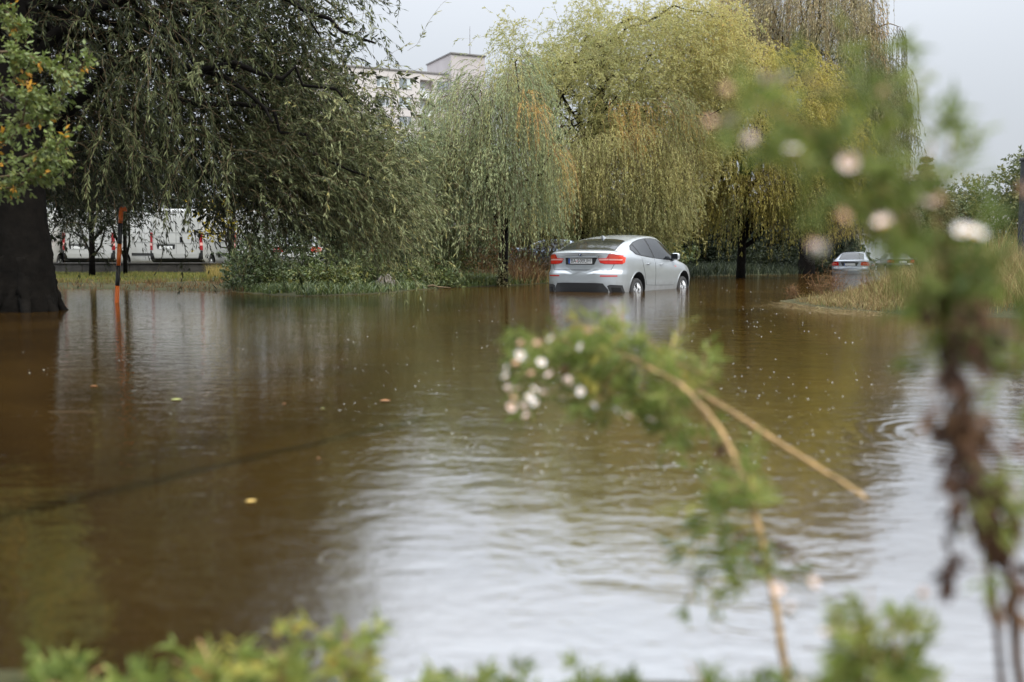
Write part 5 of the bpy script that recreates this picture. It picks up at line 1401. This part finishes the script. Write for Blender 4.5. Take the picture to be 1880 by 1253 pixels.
build('hook', [(V, F, 0, 0)], M['orange'], pole, smooth=True)

M['old_wood'] = simple('old_wood', (.035, .038, .042), .85, noise=.5, nscale=9, bump=.7, bscale=14)
po = np.array([W(1877, 475, 24)[0] + .04, 24, .2])
post = empty('post', tuple(po), label='dark square timber post with a small cap at the right edge', cat='post')
ph_ = W(1877, 296, 24)[2] - .2
bevel_box('shaft', -.12, .12, -.12, .12, -.3, ph_, .012, M['old_wood'], post, 1)
bevel_box('cap', -.145, .145, -.145, .145, ph_ + .002, ph_ + .075, .015, M['old_wood'], post, 1)

# stump and driftwood on the left bank
sp = G(716, 533)
rng = np.random.default_rng(3)
V, F = tube([sp + [-.16, .1, -.25], sp + [-.12, .08, .1], sp + [-.02, .05, .26], sp + [.02, .05, .30]], [.30, .27, .19, .08], 11)
V = V + rng.normal(0, .018, V.shape)
M['stump'] = simple('stump', (.16, .14, .12), .9, noise=.4, nscale=9, bump=.7)
build('tree_stump', [(V - sp, F, 0, 0)], M['stump'], smooth=True, label='grey broken tree stump at the waterline among the shrubs', cat='stump').location = sp
sp = G(790, 531)
V, F = tube([(-.12, 0, -.03), (-.06, 0, .06), (.05, 0, .09), (.16, .02, .05), (.32, .03, .04), (.5, .02, .03)], [.03, .03, .028, .025, .018, .01], 7)
build('driftwood', [(V, F, 0, 0)], M['twig_brown'], smooth=True, label='bent brown stick of driftwood on the water right of the stump', cat='stick').location = sp

# ------------------------------------------------------------------ grass, reeds and litter
def blades(P, h, w, rng, tint, lean=.35, n_seg=3, bend=.5):
    """grass blades: three-segment tapering strips"""
    n = len(P); h = np.broadcast_to(h, (n,)); 
    az = rng.uniform(0, 2 * np.pi, n); az2 = rng.uniform(0, 2 * np.pi, n)
    s = np.stack([np.cos(az), np.sin(az), np.zeros(n)], 1) * (w * .5)
    ld = np.stack([np.cos(az2), np.sin(az2), np.zeros(n)], 1) * (lean * rng.random(n) * h)[:, None]
    rows = []
    for k in range(n_seg + 1):
        u = k / n_seg
        c = P + ld * (u * (1 - bend) + bend * u * u) + np.array([0, 0, 1.0]) * (h * (u - .25 * u * u * lean * 1.2))[:, None]
        rows += [c - s * (1 - u * .92), c + s * (1 - u * .92)]
    V = np.stack(rows, 1).reshape(-1, 3); K = 2 * (n_seg + 1)
    F = []
    for k in range(n_seg): F.append([2 * k, 2 * k + 1, 2 * k + 3, 2 * k + 2])
    F = (np.arange(n)[:, None, None] * K + np.array(F)[None]).reshape(-1, 4).astype(np.int32)
    return V, F, np.repeat(np.clip(tint, 0, 1), K)
def ground_pts(q):
    return np.concatenate([q, ground_z(q)[:, None] - .01], 1)
def field(name, poly_w, n, h, w, mat, rng, tint, lean=.5, sdmin=None, clump=0, kind='stuff', n_seg=3):
    q = sample_poly(poly_w, n, rng)
    if clump:
        c = sample_poly(poly_w, max(2, n // clump), rng); q = np.repeat(c, clump, 0)[:n]; q = q + rng.normal(0, .10, q.shape)
    if sdmin is not None:
        q = q[pond_sd(q) > sdmin]
    hh = rng.uniform(h[0], h[1], len(q))
    V, F, t = blades(ground_pts(q), hh, w, rng, tint[0] + tint[1] * rng.normal(0, 1, len(q)), lean, n_seg)
    return build(name, [(V, F, t, 0)], M[mat], kind=kind)
def gpoly(*pts): return [tuple(G(px, py, .05)[:2]) for px, py in pts]
rng = np.random.default_rng(202)
field('bank_weeds', wp((440, 19.2), (620, 19.6), (770, 21.6), (1010, 26.6), (1010, 31), (760, 33), (420, 30)), 22000, (.08, .30), .03, 'leaf_shrub', rng, (.45, .25), 1.0, .02, clump=12)
# mown strip under the vans, ragged wet edge
field('grass', wp((60, 26), (450, 26), (470, 34.4), (60, 34.4)), 14000, (.05, .16), .012, 'grass', rng, (.45, .22), .8, .3)
field('grass', wp((380, 27), (480, 27), (480, 34), (380, 34)), 2500, (.15, .5), .012, 'grass', rng, (.85, .15), .6, .2)
field('bank_weeds', wp((60, 22), (440, 20), (470, 27), (60, 27)), 2600, (.05, .22), .014, 'rust_stem', rng, (.35, .3), .9, -.9, clump=10)
field('grass', wp((740, 24.5), (1010, 27), (1010, 33), (740, 32)), 5000, (.08, .3), .014, 'grass', rng, (.3, .25), .7, .05)
field('dead_reeds', wp((935, 28.5), (1015, 28.5), (1015, 31), (930, 31)), 520, (.3, 1.25), .016, 'rust_stem', rng, (.45, .35), .9, .0)
field('dead_reeds', wp((840, 31), (1000, 31), (1000, 36), (840, 36)), 600, (.3, 1.4), .018, 'rust_stem', rng, (.5, .35), 1.0, .0)
field('bank_weeds', wp((1250, 38.5), (1340, 41), (1500, 45), (1500, 52), (1250, 52)), 4200, (.2, .7), .04, 'leaf_dark', rng, (.4, .3), .8, -.3)  # near-black weeds added to deepen the shadow under the willows
# right bank
RB = gpoly((1440, 552), (1520, 543), (1580, 531), (1660, 508), (1700, 500), (1990, 500), (1990, 592), (1880, 586), (1720, 578), (1580, 572), (1500, 562))
field('dry_grass', gpoly((1432, 553), (1500, 547), (1570, 538), (1620, 545), (1650, 579), (1560, 574), (1490, 566)), 4200, (.06, .22), .009, 'straw', rng, (.5, .22), 1.2, .0, clump=10)
field('dry_grass', wp((1530, 16.6), (1660, 13.4), (1720, 13.2), (1700, 26), (1600, 24)), 5000, (.08, .30), .010, 'straw', rng, (.55, .25), .9, .1, clump=12)
field('dry_grass', RB, 9000, (.10, .34), .010, 'straw', rng, (.5, .22), 1.0, .0, clump=14)
field('dry_grass', wp((1600, 15.2), (1990, 12.6), (1990, 22), (1650, 24)), 15000, (.25, .75), .010, 'straw', rng, (.62, .24), .85, .15, clump=12)
field('dry_grass', wp((1690, 15.5), (1990, 13.5), (1990, 30), (1720, 34)), 12000, (.5, 1.15), .011, 'straw', rng, (.72, .24), .7, .5, clump=18)
field('tall_grass', wp((1740, 22), (2050, 18), (2100, 60), (1770, 60)), 9000, (.8, 1.9), .022, 'straw', rng, (.85, .2), .5, .8, clump=20)
field('tall_grass', wp((1700, 45), (1790, 40), (1800, 75), (1715, 75)), 4000, (.8, 2.0), .04, 'straw', rng, (.75, .22), .5, .8, clump=20)
# straw washed up along the tip of the bank
q = sample_poly(gpoly((1420, 551), (1500, 546), (1600, 556), (1650, 577), (1540, 573), (1450, 562)), 900, rng)
V, F, t = blades(np.concatenate([q, np.full((len(q), 1), .008) + rng.random((len(q), 1)) * .03], 1), rng.uniform(.06, .5, len(q)), .010, rng, .45 + .25 * rng.normal(0, 1, len(q)), 3.5, 2)
V[:, 2] = .006 + (V[:, 2] - .006) * .12
build('washed_up_straw', [(V, F, t, 0)], M['straw'], kind='stuff')
# brown weeds on the tip
for k, (px, Y, h, lab) in enumerate(((1538, 17.0, .62, 'brown dried weed with upright twiggy stems at the tip of the grassy spit'), (1512, 18.2, .50, 'reddish-brown bushy dead weed left on the grassy spit'), (1455, 17.9, .22, 'small dead weed at the outermost point of the spit'),
                                    (1600, 17.2, .55, 'tawny dried weed right of the twiggy brown one on the spit'), (1760, 13.6, .50, 'dark brown seed-headed tussock at the water edge behind the blurred stem'))):
    b = np.array([W(px, 475, Y)[0], Y, 0.0]); b[2] = max(0, ground_z(b[None])[0]) - .02
    n = 26
    pth = spray_paths(np.repeat(b[None], n, 0) + rng.normal(0, .05, (n, 3)) * [1, 1, 0], norm(rand_dirs(rng, n) * .55 + [0, 0, 1]), rng.uniform(.5, 1, n) * h * 1.1, .25, .25, rng, 6)
    sub = pth[:, 3:].reshape(-1, 3)
    p2 = spray_paths(np.repeat(sub, 2, 0), norm(rand_dirs(rng, len(sub) * 2) + [0, 0, .5]), rng.uniform(.05, .16, len(sub) * 2), .5, .3, rng, 3)
    root = empty('dried_weed', tuple(b), label=lab, cat='weed', group='dead weeds on the right bank')
    V, F = ribbons(pth, .007, rng); V2, F2 = ribbons(p2, .004, rng)
    build('stem', [(V - b, F, .35, 0), (V2 - b, F2, .5, 0)], M['rust_stem'], root)
    V, F, t = leaves_on(p2, 2, .024, .009, .8, rng, rng.random(len(p2)) * .9, .1)
    build('seed_heads', [(V - b, F, t, 0)], M['rust_stem'], root, kind='stuff')

# rain splashes and foam bubbles on the water
q = np.concatenate([G(*sample_poly([(640, 560), (1480, 560), (1660, 640), (1600, 860), (1250, 900), (700, 830), (560, 700)], 480, rng).T)[:, :2],
                    G(*sample_poly([(690, 780), (1300, 760), (1500, 880), (900, 930)], 110, rng).T)[:, :2], G(*sample_poly([(20, 545), (640, 560), (600, 760), (60, 760)], 60, rng).T)[:, :2],
                    G(*sample_poly([(1260, 510), (1500, 520), (1440, 600), (1270, 600)], 60, rng).T)[:, :2]])
cl = q[rng.integers(0, len(q), 40)]            # foam gathers in drifts
q = np.concatenate([q, np.repeat(cl, 6, 0) + rng.normal(0, .12, (240, 2)) * np.repeat(1 + cl[:, 1:] * .12, 6, 0)])
ch = []
k = 7
for (x, y) in q:
    r = (.0009 + .0022 * rng.random() ** 2.2) * (1.0 + .10 * y)
    a = np.arange(k) * 2 * np.pi / k
    ring0 = np.stack([x + r * 1.25 * np.cos(a), y + r * 1.25 * np.sin(a), np.full(k, -.001)], 1); ring1 = np.stack([x + r * .75 * np.cos(a), y + r * .75 * np.sin(a), np.full(k, r * .3)], 1)
    V = np.concatenate([ring0, ring1, [[x, y, r * .4]]])
    F = [(i, (i + 1) % k, k + (i + 1) % k, k + i) for i in range(k)] + [(k + i, k + (i + 1) % k, 2 * k) for i in range(k)]
    ch.append((V, F, 0, 0))
M['foam'] = simple('pale_bubble', (.46, .45, .41), .15, spec=.6)  # pale colour stands in for the sky the bubbles mirror
build('rain_bubbles', ch, M['foam'], smooth=True, kind='stuff')

# floating leaves
M['leaf_float_yellow'] = simple('floating_leaf_yellow', (.62, .42, .11), .5, noise=.25, nscale=60)
M['leaf_float_green'] = simple('floating_leaf_green', (.36, .38, .12), .5, noise=.25, nscale=60)
M['leaf_float_orange'] = simple('floating_leaf_orange', (.34, .15, .05), .5, noise=.25, nscale=60)
for px, py, sz, mt, rz, lab in ((461, 922, .034, 'leaf_float_yellow', .5, 'pale yellow leaf floating on the brown water, nearest to the bank'), (585, 843, .016, 'leaf_float_orange', 1.2, 'tiny orange leaf floating up and right of the pale yellow one'),
        (707, 737, .055, 'leaf_float_orange', .1, 'orange-brown leaf floating below the dark shrub reflections'), (324, 735, .055, 'leaf_float_green', .2, 'greenish leaf floating in front of the van reflections'),
        (592, 751, .022, 'leaf_float_green', -.3, 'small dull green leaf floating in mid-water'), (522, 742, .02, 'leaf_float_orange', .7, 'faint reddish leaf floating in mid-water'), (172, 710, .04, 'leaf_float_orange', .1, 'brown leaf floating below the reflection of the striped pole')):
    p = G(px, py); n = 9
    V = []
    for k in range(n):
        u = k / (n - 1); hw = sz * .30 * math.sin(math.pi * min(1, u * .96 + .02)) ** .8
        V += [(sz * (u - .5), -hw, .003 + .15 * hw), (sz * (u - .5), 0, .002), (sz * (u - .5), hw, .003 + .2 * hw)]
    F = []
    for k in range(n - 1):
        a = 3 * k; F += [(a, a + 3, a + 4, a + 1), (a + 1, a + 4, a + 5, a + 2)]
    o = build('floating_leaf', [(np.array(V), F, 0, 0)], M[mt], smooth=True, label=lab, cat='leaf', group='fallen leaves on the water')
    o.location = p; o.rotation_euler = (0, 0, rz)
p = G(130, 757)
V, F = tube([(-.11, 0, .002), (0, .008, .003), (.12, .0, .002)], [.0012, .0015, .001], 6)
o = build('floating_stick', [(V, F, 0, 0)], M['twig_brown'], smooth=True, label='thin brown stick lying on the dark water at the left', cat='stick'); o.location = p
# ------------------------------------------------------------------ plants on the near bank
M['aster_leaf'] = leafy('aster_leaf', [(0, (.07, .105, .022)), (.45, (.18, .235, .050)), (.75, (.32, .35, .095)), (.9, (.48, .42, .08)), (1, (.42, .19, .05))], .5, .45)
M['dead_leaf'] = leafy('dead_leaf', [(0, (.045, .022, .014)), (.6, (.10, .05, .028)), (1, (.18, .10, .05))], .7, .15)
M['aster_stem'] = simple('aster_stem', (.30, .19, .075), .7, noise=.5, nscale=28, bump=.4, bscale=90)
M['stem_brown'] = simple('stem_brown', (.10, .050, .028), .7, noise=.3, nscale=40)
M['petal_white'] = simple('petal_white', (.80, .76, .76), .6)
M['petal_pink'] = simple('petal_pink', (.80, .64, .58), .6)
M['petal_peach'] = simple('petal_peach', (.74, .46, .33), .6)
M['disc_yellow'] = simple('flower_disc', (.62, .36, .07), .7)
def flower_mesh(name, petal_mat, r=.0098, n=15, cup=.35):
    V, F, mi = [], [], []
    rg = np.random.default_rng(hash(name) % 1000 if False else len(name))
    for k in range(n):
        a = 2 * math.pi * k / n + rg.normal(0, .06); l = r * rg.uniform(.8, 1.1); w = r * .16
        d = np.array([math.cos(a), math.sin(a), 0]); s_ = np.array([-d[1], d[0], 0])
        b = len(V)
        V += [d * r * .2 - s_ * w * .5, d * r * .2 + s_ * w * .5, d * l * .65 + s_ * w + [0, 0, r * cup * .5], d * l * .65 - s_ * w + [0, 0, r * cup * .5], d * l + [0, 0, r * cup]]
        F += [(b, b + 1, b + 2, b + 3), (b + 3, b + 2, b + 4)]; mi += [0, 0]
    m = 8
    for lvl, (rr, zz) in enumerate(((.30, -.05), (.32, .12), (.18, .24))):
        for j in range(m):
            a = 2 * math.pi * j / m; V.append(np.array([math.cos(a) * r * rr, math.sin(a) * r * rr, r * zz]))
    b = 5 * n
    for l in range(2):
        for j in range(m):
            F.append((b + l * m + j, b + l * m + (j + 1) % m, b + (l + 1) * m + (j + 1) % m, b + (l + 1) * m + j)); mi.append(1)
    F.append(tuple(b + 2 * m + j for j in range(m))); mi.append(1)
    # green cup below
    for l, (rr, zz) in enumerate(((.30, -.05), (.22, -.45), (.05, -.6))):
        for j in range(m):
            a = 2 * math.pi * j / m; V.append(np.array([math.cos(a) * r * rr, math.sin(a) * r * rr, r * zz]))
    b2 = b + 3 * m
    for l in range(2):
        for j in range(m):
            F.append((b2 + l * m + j, b2 + (l + 1) * m + j, b2 + (l + 1) * m + (j + 1) % m, b2 + l * m + (j + 1) % m)); mi.append(2)
    me = bpy.data.meshes.new(name); me.from_pydata([tuple(v) for v in V], [], F); me.update()
    for mm in (petal_mat, M['disc_yellow'], M['aster_leaf']): me.materials.append(mm)
    me.polygons.foreach_set('material_index', mi)
    return me
FLOWERS = {'w': flower_mesh('flower', M['petal_white']), 'p': flower_mesh('flower', M['petal_pink'], cup=.6), 'o': flower_mesh('flower', M['petal_peach'], r=.0082, n=13, cup=1.0)}

def shoots(pts, n, L, rng, mat_tint, per, ll, lw, up=.5, droop=.6, ang=.7, drift=(0, 0, 0), K=5, tj=.08):
    pth = spray_paths(pts, norm(rand_dirs(rng, len(pts)) + np.array([0, 0, up]) + np.array(drift)), rng.uniform(L[0], L[1], len(pts)), droop, .35, rng, K)
    V, F, t = leaves_on(pth, per, ll, lw, ang, rng, np.clip(rng.normal(mat_tint[0], mat_tint[1], len(pts)), 0, 1), tj)
    return pth, (V, F, t)
def plant(name, label, cat, base, stems, leaf_groups, flowers, rng, group=None):
    """stems: (points world, r0, r1, material); leaf_groups: chunks; flowers: (world point, kind)"""
    root = empty(name, tuple(base), label=label, cat=cat, group=group)
    b = np.asarray(base, float)
    for pts, r0, r1, mt in stems:
        p = catmull(pts, 4)
        V, F = tube(p - b + rng.normal(0, r0 * .12, p.shape), np.linspace(r0, r1, len(p)) * (1 + .22 * (np.arange(len(p)) % 5 == 2)), 8)
        build('stem', [(V, F, 0, 0)], M[mt], root, smooth=True)
    mats = [M['aster_leaf'], M['dead_leaf'], M['stem_brown'], M['aster_stem']]
    if leaf_groups:
        build('leaves', [(c[0] - b, c[1], c[2], c[3]) for c in leaf_groups], mats, root)
    for p, k in flowers:
        o = link_mesh('flower', FLOWERS[k], root)
        o.location = np.asarray(p) - b
        o.rotation_euler = (rng.uniform(.2, 1.3), rng.uniform(-.4, .4), rng.uniform(0, 6.28))
        o.scale = [rng.uniform(.85, 1.2)] * 3
    return root
def PX(l, Y):
    a = np.array(l, float); return W(a[:, 0], a[:, 1], Y)
def poly_pts(poly, n, Y, dY, rng):
    q = sample_poly(poly, n, rng)
    q = q[~((q[:, 0] > 1600) & (q[:, 0] < 1702) & (q[:, 1] > 432) & (q[:, 1] < 512))]; n = len(q); return W(q[:, 0], q[:, 1], Y + rng.uniform(-dY, dY, n))

# ---- tall aster at the right, very close to the lens
rng = np.random.default_rng(301)
Yt = 1.12
main = PX([(1885, 1420), (1872, 1250), (1860, 1120), (1840, 1000), (1812, 900), (1790, 820), (1768, 740), (1748, 660), (1740, 600), (1736, 530), (1728, 460), (1716, 390), (1704, 320)], Yt + np.linspace(.10, 0, 13))
main[0, 2] = .10
second = PX([(1850, 1420), (1838, 1230), (1822, 1080), (1800, 960), (1785, 860), (1768, 770), (1752, 690)], Yt + np.linspace(.12, .03, 7)); second[0, 2] = .10
br = [[(1738, 600), (1702, 520), (1662, 430), (1622, 350), (1540, 285), (1450, 222), (1372, 178)], [(1736, 520), (1748, 430), (1738, 330), (1748, 250)], [(1736, 540), (1790, 485), (1850, 470), (1900, 462)],
      [(1662, 430), (1600, 432), (1552, 425), (1502, 455)], [(1728, 440), (1702, 340), (1712, 262)], [(1622, 350), (1632, 250), (1618, 170)], [(1770, 745), (1815, 700), (1870, 660)], [(1748, 660), (1715, 700), (1700, 730)],
      [(1812, 900), (1790, 940), (1772, 985)], [(1790, 820), (1760, 870), (1748, 905)]]
stems = [(main, .0070, .0022, 'stem_brown'), (second, .0052, .0028, 'stem_brown')] + [(PX(b, Yt + np.linspace(0, rng.uniform(-.08, .05), len(b))), .0026, .0012, 'stem_brown' if i > 6 else 'aster_stem') for i, b in enumerate(br)]
lg = []
for poly, n, L, tn, per, mi in (
        ([(1345, 185), (1385, 150), (1480, 150), (1545, 200), (1600, 290), (1640, 350), (1600, 400), (1520, 345), (1430, 290), (1375, 240)], 27, (.03, .08), (.42, .15), 14, 0),
        ([(1585, 80), (1635, 95), (1655, 230), (1690, 370), (1640, 440), (1595, 340), (1580, 200)], 20, (.03, .08), (.48, .15), 12, 0),
        ([(1560, 340), (1690, 370), (1740, 450), (1735, 560), (1690, 600), (1660, 560), (1650, 440), (1600, 390)], 26, (.03, .08), (.40, .2), 14, 0),
        ([(1750, 440), (1850, 420), (1885, 450), (1880, 530), (1800, 560), (1745, 530)], 14, (.03, .07), (.30, .15), 12, 0),
        ([(1695, 635), (1790, 635), (1785, 680), (1705, 680)], 7, (.02, .05), (.45, .12), 12, 0),
        ([(1835, 640), (1890, 620), (1890, 800), (1850, 790)], 6, (.03, .06), (.5, .15), 12, 0),
        ([(1690, 260), (1710, 240), (1765, 240), (1770, 400), (1720, 420)], 6, (.02, .06), (.5, .15), 12, 0),
        ([(1640, 560), (1800, 570), (1790, 610), (1650, 610)], 6, (.03, .06), (.5, .2), 10, 0),
        ([(1780, 830), (1880, 820), (1880, 1040), (1800, 1020)], 14, (.03, .06), (.5, .15), 9, 0),
        ([(1700, 670), (1800, 700), (1850, 900), (1870, 1080), (1800, 1060), (1745, 850)], 40, (.03, .07), (.4, .3), 7, 1),
        ([(1720, 480), (1760, 470), (1790, 620), (1730, 640)], 14, (.03, .06), (.3, .2), 8, 1)):
    pts = poly_pts(poly, n, Yt, .07, rng)
    pth, (V, F, t) = shoots(pts, len(pts), L, rng, tn, per, .038 if mi == 0 else .034, .0066 if mi == 0 else .012, up=.3 if mi == 0 else -.8, droop=3 if mi == 0 else 14)
    lg += [(V, F, t, mi), ribbons(pth, .0018, rng) + (0, 2 if mi else 3)]
fl = [((1438, 148), 'w'), ((1487, 145), 'w'), ((1335, 172), 'o'), ((1338, 226), 'w'), ((1306, 228), 'o'), ((1378, 262), 'p'), ((1455, 276), 'w'), ((1622, 172), 'o'), ((1705, 376), 'p'), ((1726, 372), 'o'),
      ((1622, 413), 'p'), ((1540, 398), 'o'), ((1497, 456), 'o'), ((1501, 462), 'w'), ((1790, 430), 'w'), ((1768, 425), 'w'), ((1562, 300), 'p'), ((1874, 355), 'o'), ((1400, 150), 'p')]
plant('aster', 'tall brown-stemmed aster very close at the right, blurred across the far bank and sky', 'flower plant', main[0], stems, lg, [(W(p[0], p[1], Yt - .10 + rng.uniform(-.04, .03)), k) for p, k in fl], rng)

# ---- bent aster over the water in the middle
rng = np.random.default_rng(302)
Ym = 2.1
tan = PX([(1592, 918), (1562, 896), (1470, 840), (1380, 782), (1300, 732), (1250, 706)], Ym - np.array([.25, .16, .1, .05, .02, 0]))
gs = PX([(1445, 1330), (1425, 1120), (1400, 1000), (1385, 940), (1366, 880), (1345, 832), (1318, 785), (1284, 742), (1248, 706), (1200, 680), (1150, 655), (1085, 645), (1020, 655)], Ym - np.linspace(.55, -.05, 13)); gs[0, 2] = .05
stub = PX([(1366, 880), (1350, 915), (1330, 938)], Ym - .3)
low = PX([(1290, 1330), (1275, 1150), (1270, 1040), (1285, 1010), (1330, 1040), (1385, 1075)], Ym - .6)
stems = [(tan, .0034, .0078, 'aster_stem'), (gs, .0062, .0030, 'aster_stem'), (stub, .006, .004, 'aster_stem')]
for b in ([(1200, 680), (1230, 665), (1300, 690)], [(1284, 742), (1310, 690), (1312, 650)], [(1150, 655), (1110, 620), (1118, 606)], [(1085, 645), (1010, 680), (940, 690)], [(1085, 645), (1020, 620), (985, 632)], [(1150, 655), (1100, 720), (1089, 748)], [(1284, 742), (1300, 800), (1290, 830)]):
    stems.append((PX(b, Ym + rng.uniform(-.05, .05)), .0028, .0015, 'aster_stem'))
lg = []
for poly, n, L, tn, per, mi, Y_ in (
        ([(935, 650), (985, 612), (1080, 615), (1160, 640), (1170, 700), (1130, 750), (1060, 735), (960, 735)], 62, (.03, .09), (.46, .16), 16, 0, Ym),
        ([(1060, 660), (1180, 655), (1260, 700), (1290, 745), (1230, 780), (1150, 768), (1090, 745)], 57, (.03, .09), (.48, .14), 16, 0, Ym),
        ([(1060, 600), (1160, 590), (1250, 640), (1310, 690), (1260, 700), (1150, 650)], 29, (.03, .08), (.62, .12), 12, 0, Ym),
        ([(1300, 645), (1322, 645), (1320, 730), (1300, 730)], 5, (.03, .07), (.6, .12), 12, 0, Ym),
        ([(1225, 770), (1300, 770), (1320, 830), (1260, 835)], 14, (.03, .08), (.45, .15), 12, 0, Ym),
        ([(1335, 855), (1420, 865), (1415, 960), (1350, 930)], 19, (.03, .07), (.55, .15), 12, 0, Ym - .4),
        ([(1285, 880), (1320, 880), (1320, 980), (1285, 980)], 9, (.03, .07), (.4, .15), 10, 0, Ym - .4),
        ([(1250, 990), (1400, 990), (1420, 1086), (1260, 1086)], 24, (.03, .08), (.42, .2), 10, 0, Ym - .5),
        ([(1285, 830), (1330, 830), (1330, 880), (1300, 880)], 4, (.03, .06), (.3, .2), 8, 1, Ym - .2),
        ([(1370, 950), (1400, 950), (1400, 1005), (1375, 1005)], 4, (.03, .06), (.3, .2), 8, 1, Ym - .4),
        ([(1050, 650), (1110, 655), (1100, 700), (1060, 690)], 4, (.02, .04), (.9, .1), 6, 1, Ym)):
    pts = poly_pts(poly, n, Y_, .12, rng)
    pth, (V, F, t) = shoots(pts, n, L, rng, tn, per, .040, .0062, up=.4, droop=4, drift=(-.35, 0, 0))
    lg += [(V, F, t, mi), ribbons(pth, .0022, rng) + (0, 3)]
fl = [(1012, 623, 'w'), (1118, 606, 'w'), (1067, 637, 'w'), (955, 652, 'w'), (982, 634, 'o'), (957, 634, 'o'), (964, 662, 'w'), (948, 670, 'o'), (994, 666, 'w'), (931, 678, 'w'), (929, 692, 'w'), (930, 716, 'p'), (950, 716, 'p'), (981, 716, 'w'), (996, 724, 'p'), (972, 730, 'w'),
      (984, 740, 'w'), (939, 748, 'p'), (960, 750, 'p'), (967, 766, 'p'), (1032, 734, 'w'), (1089, 748, 'w'), (1131, 756, 'w'), (1067, 719, 'w'), (1041, 701, 'p'), (1051, 712, 'w'), (975, 690, 'o'), (1010, 690, 'p'), (940, 735, 'o'), (1079, 612, 'o'), (1195, 772, 'w'), (1150, 765, 'p')]
plant('aster', 'bent aster leaning left over the water with many small white flowers', 'flower plant', gs[0], stems, lg, [(W(x, y, Ym - .24 + rng.uniform(-.04, .04)), k) for x, y, k in fl], rng)

# ---- low leafy plants on the lip of the bank along the bottom
rng = np.random.default_rng(303)
G_BK = 'low plants on the near bank'
def low_plant(px, top, Y, spread, n, tn, lab, fl=()):
    b = np.array([W(px, 475, Y)[0], Y, 0.0]); b[2] = ground_z(b[None])[0] - .01
    tips = W(px + rng.normal(0, spread, n), top + 100 + np.abs(rng.normal(0, 75, n)), Y + rng.uniform(-.1, .1, n))
    tips[:, 2] = np.maximum(tips[:, 2], b[2] + .05)
    stems, lg = [], []
    for tpt in tips[:7]:
        stems.append((np.array([b, b * .5 + tpt * .5 + [0, 0, .02], tpt]), .0028, .0012, 'aster_stem'))
    al = []
    for tpt in tips:
        u = rng.random(3)[:, None] ** .8
        al.append(b * (1 - u) + tpt * u + rng.normal(0, .012, (3, 3)))
    pts = np.concatenate(al)
    pth, (V, F, t) = shoots(pts, len(pts), (.02, .05), rng, tn, 10, .036, .0085, up=.7, droop=4)
    lg += [(V, F, t, 0), ribbons(pth, .002, rng) + (0, 3)]
    plant('bank_plant', lab, 'plant', b, stems, lg, [(W(x, y, Y), k) for x, y, k in fl], rng, G_BK)
LOW = [(110, 1120, 1.55, 50, 14, (.5, .2), 'low plant at the far left end of the near bank', ()), (250, 1150, 1.45, 60, 14, (.35, .15), 'dark leafy plant left of the pale-tipped one on the near bank', ()),
       (385, 1068, 1.55, 45, 14, (.62, .14), 'pale-tipped leafy plant on the near bank, left of the yellowish one', ()), (500, 1080, 1.5, 45, 16, (.66, .16), 'yellowish leafy plant in the middle left of the near bank', ()),
       (645, 1040, 1.6, 26, 14, (.70, .12), 'upright yellow-green plant whose tip overlaps the edge of the sky reflection', ()), (760, 1200, 1.4, 70, 14, (.4, .15), 'low dark plant under the bright sky reflection, left of the grassy gap', ()),
       (930, 1190, 1.5, 70, 14, (.45, .15), 'short plant under the bright sky reflection near the middle', ()), (1090, 1190, 1.45, 50, 14, (.45, .15), 'short leafy plant left of the bent aster stems', ()),
       (1400, 1110, 1.25, 70, 16, (.45, .2), 'leafy plant at the foot of the bent aster', ((1430, 1085, 'p'),)), (1585, 1000, 1.15, 34, 26, (.56, .12), 'bright green bushy plant standing taller than its neighbours at lower right', ((1490, 1072, 'p'), (1560, 1160, 'p'), (1690, 1092, 'o'))),
       (1640, 1035, 1.2, 30, 20, (.5, .12), 'green plant pressed against the right side of the tallest bank plant', ()), (1520, 1130, 1.1, 60, 18, (.35, .15), 'dark plant with pinkish flowers low on the near bank', ((1520, 1165, 'p'), (1450, 1120, 'p'))),
       (1740, 1200, 1.15, 60, 16, (.3, .15), 'dark leafy plant left of the tall aster stem foot', ()), (1300, 1190, 1.3, 60, 16, (.35, .15), 'dark low plant between the two aster plants', ())]
for a in LOW: low_plant(*a)
# turf on the lip itself
def near_field(n, y0, y1, h, tn):
    q = np.stack([rng.uniform(-1.6, 1.6, n), rng.uniform(y0, y1, n)], 1)
    q = q[pond_sd(q) > .02]
    V, F, t = blades(ground_pts(q), rng.uniform(h[0], h[1], len(q)), .005, rng, tn[0] + tn[1] * rng.normal(0, 1, len(q)), .9)
    build('grass', [(V, F, t, 0)], M['grass'], kind='stuff')
near_field(6000, .9, 1.85, (.01, .05), (.1, .15))
near_field(500, 1.2, 1.7, (.04, .11), (.25, .25))
